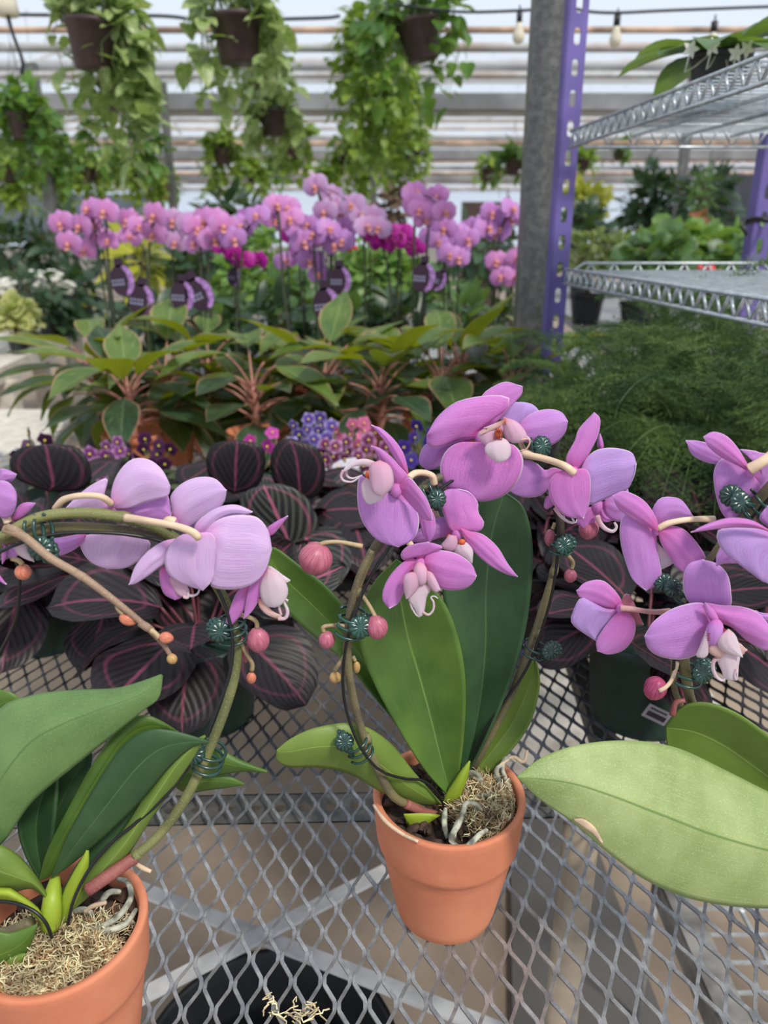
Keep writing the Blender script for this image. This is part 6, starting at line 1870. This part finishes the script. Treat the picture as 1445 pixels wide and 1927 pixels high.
# pale board at the left end of the mesh bench
a = PZ(-30, 855, .72); b = PZ(118, 770, .72)
mb = MB(); mb.add([(a.x - .3, a.y, .72), (a.x + .16, a.y, .72), (b.x + .06, b.y, .72), (b.x - .5, b.y, .72), (a.x - .3, a.y, .66), (a.x + .16, a.y, .66), (b.x + .06, b.y, .66), (b.x - .5, b.y, .66)],
                  [(0, 1, 2, 3), (4, 7, 6, 5), (0, 4, 5, 1), (1, 5, 6, 2), (2, 6, 7, 3), (3, 7, 4, 0)])
for q in ((a.x - .2, a.y + .1), (a.x + .1, a.y + .1), (b.x - .3, b.y - .1), (b.x, b.y - .1)): mb.box((q[0], q[1], .33), (.05, .05, .66))
tag(mb.build('side_table', M['bench_white'], smooth=False), 'low white table left of the mesh bench, behind the near-black violet', 'table')


def bush(name, lab, px, py, Y, wpx, hpx, n, L, mat, pot='pot_black', prof='ovate', grp='leafy plants beyond the orchids', stems=6, zbase=.8, potr=None, flowers=None, asp=.6, cat='potted plant'):
    R = random.Random(int(px * 7 + py))
    s = pxsize(py, Y); c = P(px, py, Y)
    rx = wpx * s / 2; rz = hpx * s / 2
    t_ = thing(name, lab, cat, (c.x, Y, zbase), grp)
    pr = potr or min(.11, max(.05, rx * .45)); ph = min(pr * 1.7, max(.05, c.z - rz * .5 - zbase)) if c.z - rz * .5 - zbase > .05 else .06
    pot_plain(t_, c.x, Y, zbase, pr, ph, M[pot], 24)
    mb = MB()
    for k in range(stems):
        d = rdir(R, 40, 85)
        mb.tube([(c.x, Y, zbase + ph * .8), (c.x + d.x * rx * .4, Y + d.y * rx * .4, c.z - rz * .3), (c.x + d.x * rx, Y + d.y * rx, c.z + rz * .6 * d.z)], [.006, .004, .002], 5, res=8)
    mb.build('stems', M['twig'], t_)
    mb = MB()
    for k in range(n):
        u = R.random() ** .4; a = R.uniform(0, 2 * pi); e = math.asin(R.uniform(-.85, 1))
        o = Vector((cos(a) * cos(e), sin(a) * cos(e), sin(e)))
        p = c + Vector((o.x * rx * u, o.y * rx * u, o.z * rz * u))
        d = (o + Vector((R.gauss(0, .5), R.gauss(0, .5), R.gauss(-.1, .5)))).normalized()
        l_ = L * R.uniform(.6, 1.2)
        leaf(mb, p, d, Vector((R.gauss(0, .5), R.gauss(-.3, .5), 1)), l_, l_ * asp, R.uniform(0, .8), 5, 3, prof, .2)
    mb.build('foliage', M[mat], t_)['kind'] = 'stuff'
    if flowers:
        fm, nf, fr, cl = flowers
        for q in range(cl):
            mb = MB()
            cc = c + Vector((R.uniform(-.6, .6) * rx, -rx * R.uniform(.75, 1.0), rz * R.uniform(.3, 1.0)))
            if cl == 1: cc = c + Vector((0, -rx * .9, rz * .8))
            for k in range(nf):
                o = Vector((max(-1.4, min(1.4, R.gauss(0, .9))), R.uniform(-1, 1), max(-1, min(1, R.gauss(0, .6))))) * fr
                mb.blob(cc + o, (fr * .5, fr * .5, fr * .4), None, 7, 5)
            mb.build('flower_head', fm, t_)
    return t_


M['redleaf'] = varieg('foliage_red', (150, 60, 60), (176, 84, 76), (190, 110, 96), .2)
W_ = flat('white_flowers', (236, 234, 226), .6, var=.05, trans=.2); RD = flat('red_flowers', (214, 60, 50), .6, var=.1); PKR = flat('coral_flowers', (226, 84, 96), .6, var=.1)
B = bush
B('flowering_plant', 'white-flowered plant in a black pot, left one of the white trio', 40, 560, 4.0, 80, 90, 110, .08, 'fol_dark', flowers=(W_, 40, .032, 2), grp='white-flowered plants at the left')
B('flowering_plant', 'white-flowered plant, middle one of the white trio at the left', 84, 560, 4.3, 76, 90, 110, .08, 'fol_dark', flowers=(W_, 36, .034, 1), grp='white-flowered plants at the left')
B('flowering_plant', 'white-flowered plant with the widest white heads, right of the trio', 132, 562, 4.6, 100, 110, 150, .09, 'fol_dark', flowers=(W_, 40, .034, 4), grp='white-flowered plants at the left')
B('variegated_plant', 'cream and lime leafed plant in a black pot at the left edge', 26, 592, 3.75, 82, 62, 190, .055, 'fol_lime', prof='round', asp=.9)
B('potted_plant', 'dark leafy plant in a black pot right of the cream one', 105, 600, 4.4, 80, 60, 110, .09, 'fol_dark')
B('potted_plant', 'lime seedling in terracotta pot with an orange label, far left aisle', 176, 580, 4.9, 44, 36, 36, .07, 'fol_yellow', 'terracotta')
B('potted_plant', 'dark plant above the white flowers at the left edge', 30, 480, 5.2, 110, 110, 150, .13, 'fol_dark', 'pot_green', 'lance')
B('potted_plant', 'dark strap-leaved plant behind the leftmost orchid', 110, 470, 5.2, 120, 120, 150, .14, 'fol_dark', 'pot_green', 'lance', asp=.3)
B('croton', 'yellow and bronze croton under the second orchid from the left', 262, 490, 3.2, 90, 110, 60, .12, 'fol_yellow', asp=.42)
B('croton', 'olive croton behind the pale third orchid', 330, 490, 3.5, 110, 120, 90, .12, 'fol_olive', asp=.42)
B('potted_plant', 'dark green plant low behind the third orchid from the left', 395, 520, 3.3, 120, 120, 110, .1, 'fol_dark')
B('potted_plant', 'yellow-green plant right of the tilted plum tag', 440, 545, 3.05, 90, 100, 110, .06, 'fol_bright', prof='round', asp=.8)
B('potted_plant', 'bright green plant behind the gap left of the tallest orchid', 505, 500, 3.4, 120, 150, 210, .06, 'fol_bright', prof='round', asp=.8)
B('potted_plant', 'green mound just left of the tallest orchid stems', 540, 560, 3.1, 100, 90, 130, .06, 'fol_mid', prof='round', asp=.8)
B('potted_plant', 'bright leafy plant with red flowers under the magenta orchid', 690, 510, 3.1, 120, 120, 210, .055, 'fol_bright', prof='round', asp=.8, flowers=(RD, 7, .018, 2))
B('potted_plant', 'bright green plant between the two plum tags at centre right', 752, 530, 3.2, 120, 120, 210, .06, 'fol_bright', prof='round', asp=.8)
B('potted_plant', 'grey-green broad plant behind the tallest orchid stems', 668, 560, 3.4, 120, 90, 60, .16, 'fol_mid')
B('potted_plant', 'green plant low right of the faded plum tag', 830, 560, 3.0, 90, 90, 100, .07, 'fol_mid')
B('potted_plant', 'dark bushy plant behind the orchids nearest the post', 905, 480, 4.4, 140, 130, 150, .1, 'fol_dark')
B('potted_plant', 'dark shrub low beside the steel post', 960, 470, 4.8, 100, 140, 150, .1, 'fol_dark')
B('potted_plant', 'dark plant between the second orchid and the pale third, far back', 230, 480, 5.0, 110, 100, 120, .11, 'fol_dark')
B('potted_plant', 'dark shrub far behind the fourth orchid from the left', 440, 410, 5.2, 120, 90, 130, .12, 'fol_dark')
for q_, (px_, m_, lb_) in enumerate(((290, 'fol_dark', 'low dark plant under the second and third orchids'), (400, 'fol_mid', 'low green plant under the fourth orchid'), (505, 'fol_dark', 'low dark plant between the fourth orchid and the tallest'),
                                    (640, 'fol_mid', 'low green plant at the foot of the tallest orchid'), (750, 'fol_dark', 'low dark plant at the foot of the magenta orchid'), (865, 'fol_mid', 'low green plant at the foot of the two-peaked orchid'), (960, 'fol_dark', 'low dark plant beside the foot of the steel post'))):
    B('potted_plant', lb_, px_, 612, 2.62, 130, 86, 90, .10, m_, asp=.45, grp='low leafy plants between the orchid pots')
B('potted_plant', 'bronze-leaved plant behind the faded orchid right of the tallest', 742, 392, 5.2, 50, 60, 60, .11, 'twig', asp=.5)
B('shrub', 'round yellow-green shrub right of the purple upright', 1098, 382, 7.6, 72, 74, 200, .12, 'fol_yellow', grp='shrubs on the far right bench')
B('shrub', 'dark shrub under the round yellow-green one', 1100, 432, 7.0, 90, 80, 160, .14, 'fol_dark', grp='shrubs on the far right bench')
B('shrub', 'olive fine-leaved shrub just right of the purple upright', 1112, 478, 5.0, 160, 84, 420, .06, 'fol_olive', grp='shrubs on the far right bench')
B('shrub', 'olive and green shrub behind the middle of the lower wire shelf', 1205, 480, 4.8, 130, 70, 280, .07, 'fol_olive', grp='shrubs on the far right bench')
B('potted_plant', 'bright round-leaved plant behind the lower wire shelf, left of the red stem', 1270, 462, 4.2, 120, 60, 110, .11, 'fol_bright', prof='round', asp=.9, grp='shrubs on the far right bench')
B('potted_plant', 'mid green round-leaved plant behind the lower wire shelf', 1235, 478, 4.0, 130, 56, 110, .10, 'fol_mid', prof='round', asp=.9, grp='shrubs on the far right bench')
B('potted_plant', 'bright round-leaved plant right of the red stem', 1365, 468, 4.2, 120, 60, 120, .09, 'fol_bright', prof='round', asp=.9, grp='shrubs on the far right bench')
B('potted_plant', 'green low plant at the far end of the lower wire shelf, by the right upright', 1400, 485, 3.9, 90, 50, 90, .08, 'fol_mid', prof='round', asp=.9, grp='shrubs on the far right bench')
B('tree', 'loose dark tree against the bright far wall', 1216, 385, 8.2, 84, 130, 240, .15, 'fol_dark', grp='shrubs on the far right bench', asp=.5)
B('tree', 'dark tree left of the grey post, right of centre wall gap', 1262, 392, 8.0, 70, 120, 200, .15, 'fol_dark', grp='shrubs on the far right bench', asp=.5)
B('tree', 'dark leafy tree behind the red-stemmed plant', 1330, 385, 6.8, 96, 140, 240, .13, 'fol_dark', grp='shrubs on the far right bench', asp=.5)
B('red_stemmed_plant', 'tall narrow plant with red lower leaves behind the wire shelf', 1320, 370, 5.4, 34, 90, 110, .07, 'fol_mid', asp=.4, grp='shrubs on the far right bench')
B('red_stemmed_plant', 'narrow red-leaved plant below the tall one behind the shelf', 1318, 440, 5.2, 30, 80, 120, .06, 'redleaf', asp=.4, grp='shrubs on the far right bench') if 'redleaf' in M else None
B('flowering_plant', 'coral-flowered plant seen through the lower shelf rail', 1335, 525, 3.9, 90, 36, 60, .06, 'fol_mid', flowers=(PKR, 9, .030, 3), grp='shrubs on the far right bench')
c = P(1385, 402, 7.4)
mb = MB(); mb.box((c.x, 7.4, c.z), (.52, .4, .62)); mb.box((c.x, 7.4, .4 + (c.z - .31 - .8) / 2 + .4), (.4, .3, max(.02, c.z - .31 - .8)))
o = mb.build('dark_cabinet', M['darkpanel'], smooth=False); tag(o, 'dark box-like cabinet behind the shrubs at the far right', 'cabinet')
c = P(905, 395, 12.0)
mb = MB(); mb.box((c.x, 12.0, .88), (.56, .1, 1.76)); tag(mb.build('dark_door_panel', flat('brown_panel', (84, 66, 60), .7), smooth=False), 'dark brown panel in front of the bright far wall, behind the orchids near the post', 'panel')

# plant on the upper wire shelf
zt_ = P(1073, 262, 1.75).z + .015
us = thing('flowering_plant', 'broad-leaved plant with white starry flowers standing on the upper wire shelf', 'potted plant', (0.56, 1.46, zt_))
pot_plain(us, .56, 1.46, zt_, .05, .085, M['pot_black'])
R = random.Random(77)
for k in range(15):
    a = k * 2.4; e = radians(R.uniform(5, 55)); d = Vector((cos(a) * cos(e), sin(a) * cos(e), sin(e)))
    mb = MB(); leaf(mb, Vector((.56, 1.46, zt_ + .08)) + d * .02, d, (0, 0, 1), R.uniform(.13, .18), .075, .7, 8, 5, 'ovate', .2); mb.build('leaf', M['fol_mid'], us)
for k, (px, py) in enumerate(((1300, 92), (1405, 92), (1420, 130), (1340, 88), (1385, 100))):
    p = P(px, py, 1.36); mb = MB()
    for j in range(5):
        a = 2 * pi * j / 5 + k; leaf(mb, p, (cos(a), -.1, sin(a)), (0, -1, 0), .014, .008, .2, 5, 3, 'lance', 0)
    mb.tube([p, p + Vector((0, .01, -.03)), (.56, 1.46, zt_ + .1)], .0012, 4, res=6)
    mb.build('flower', W_, us)
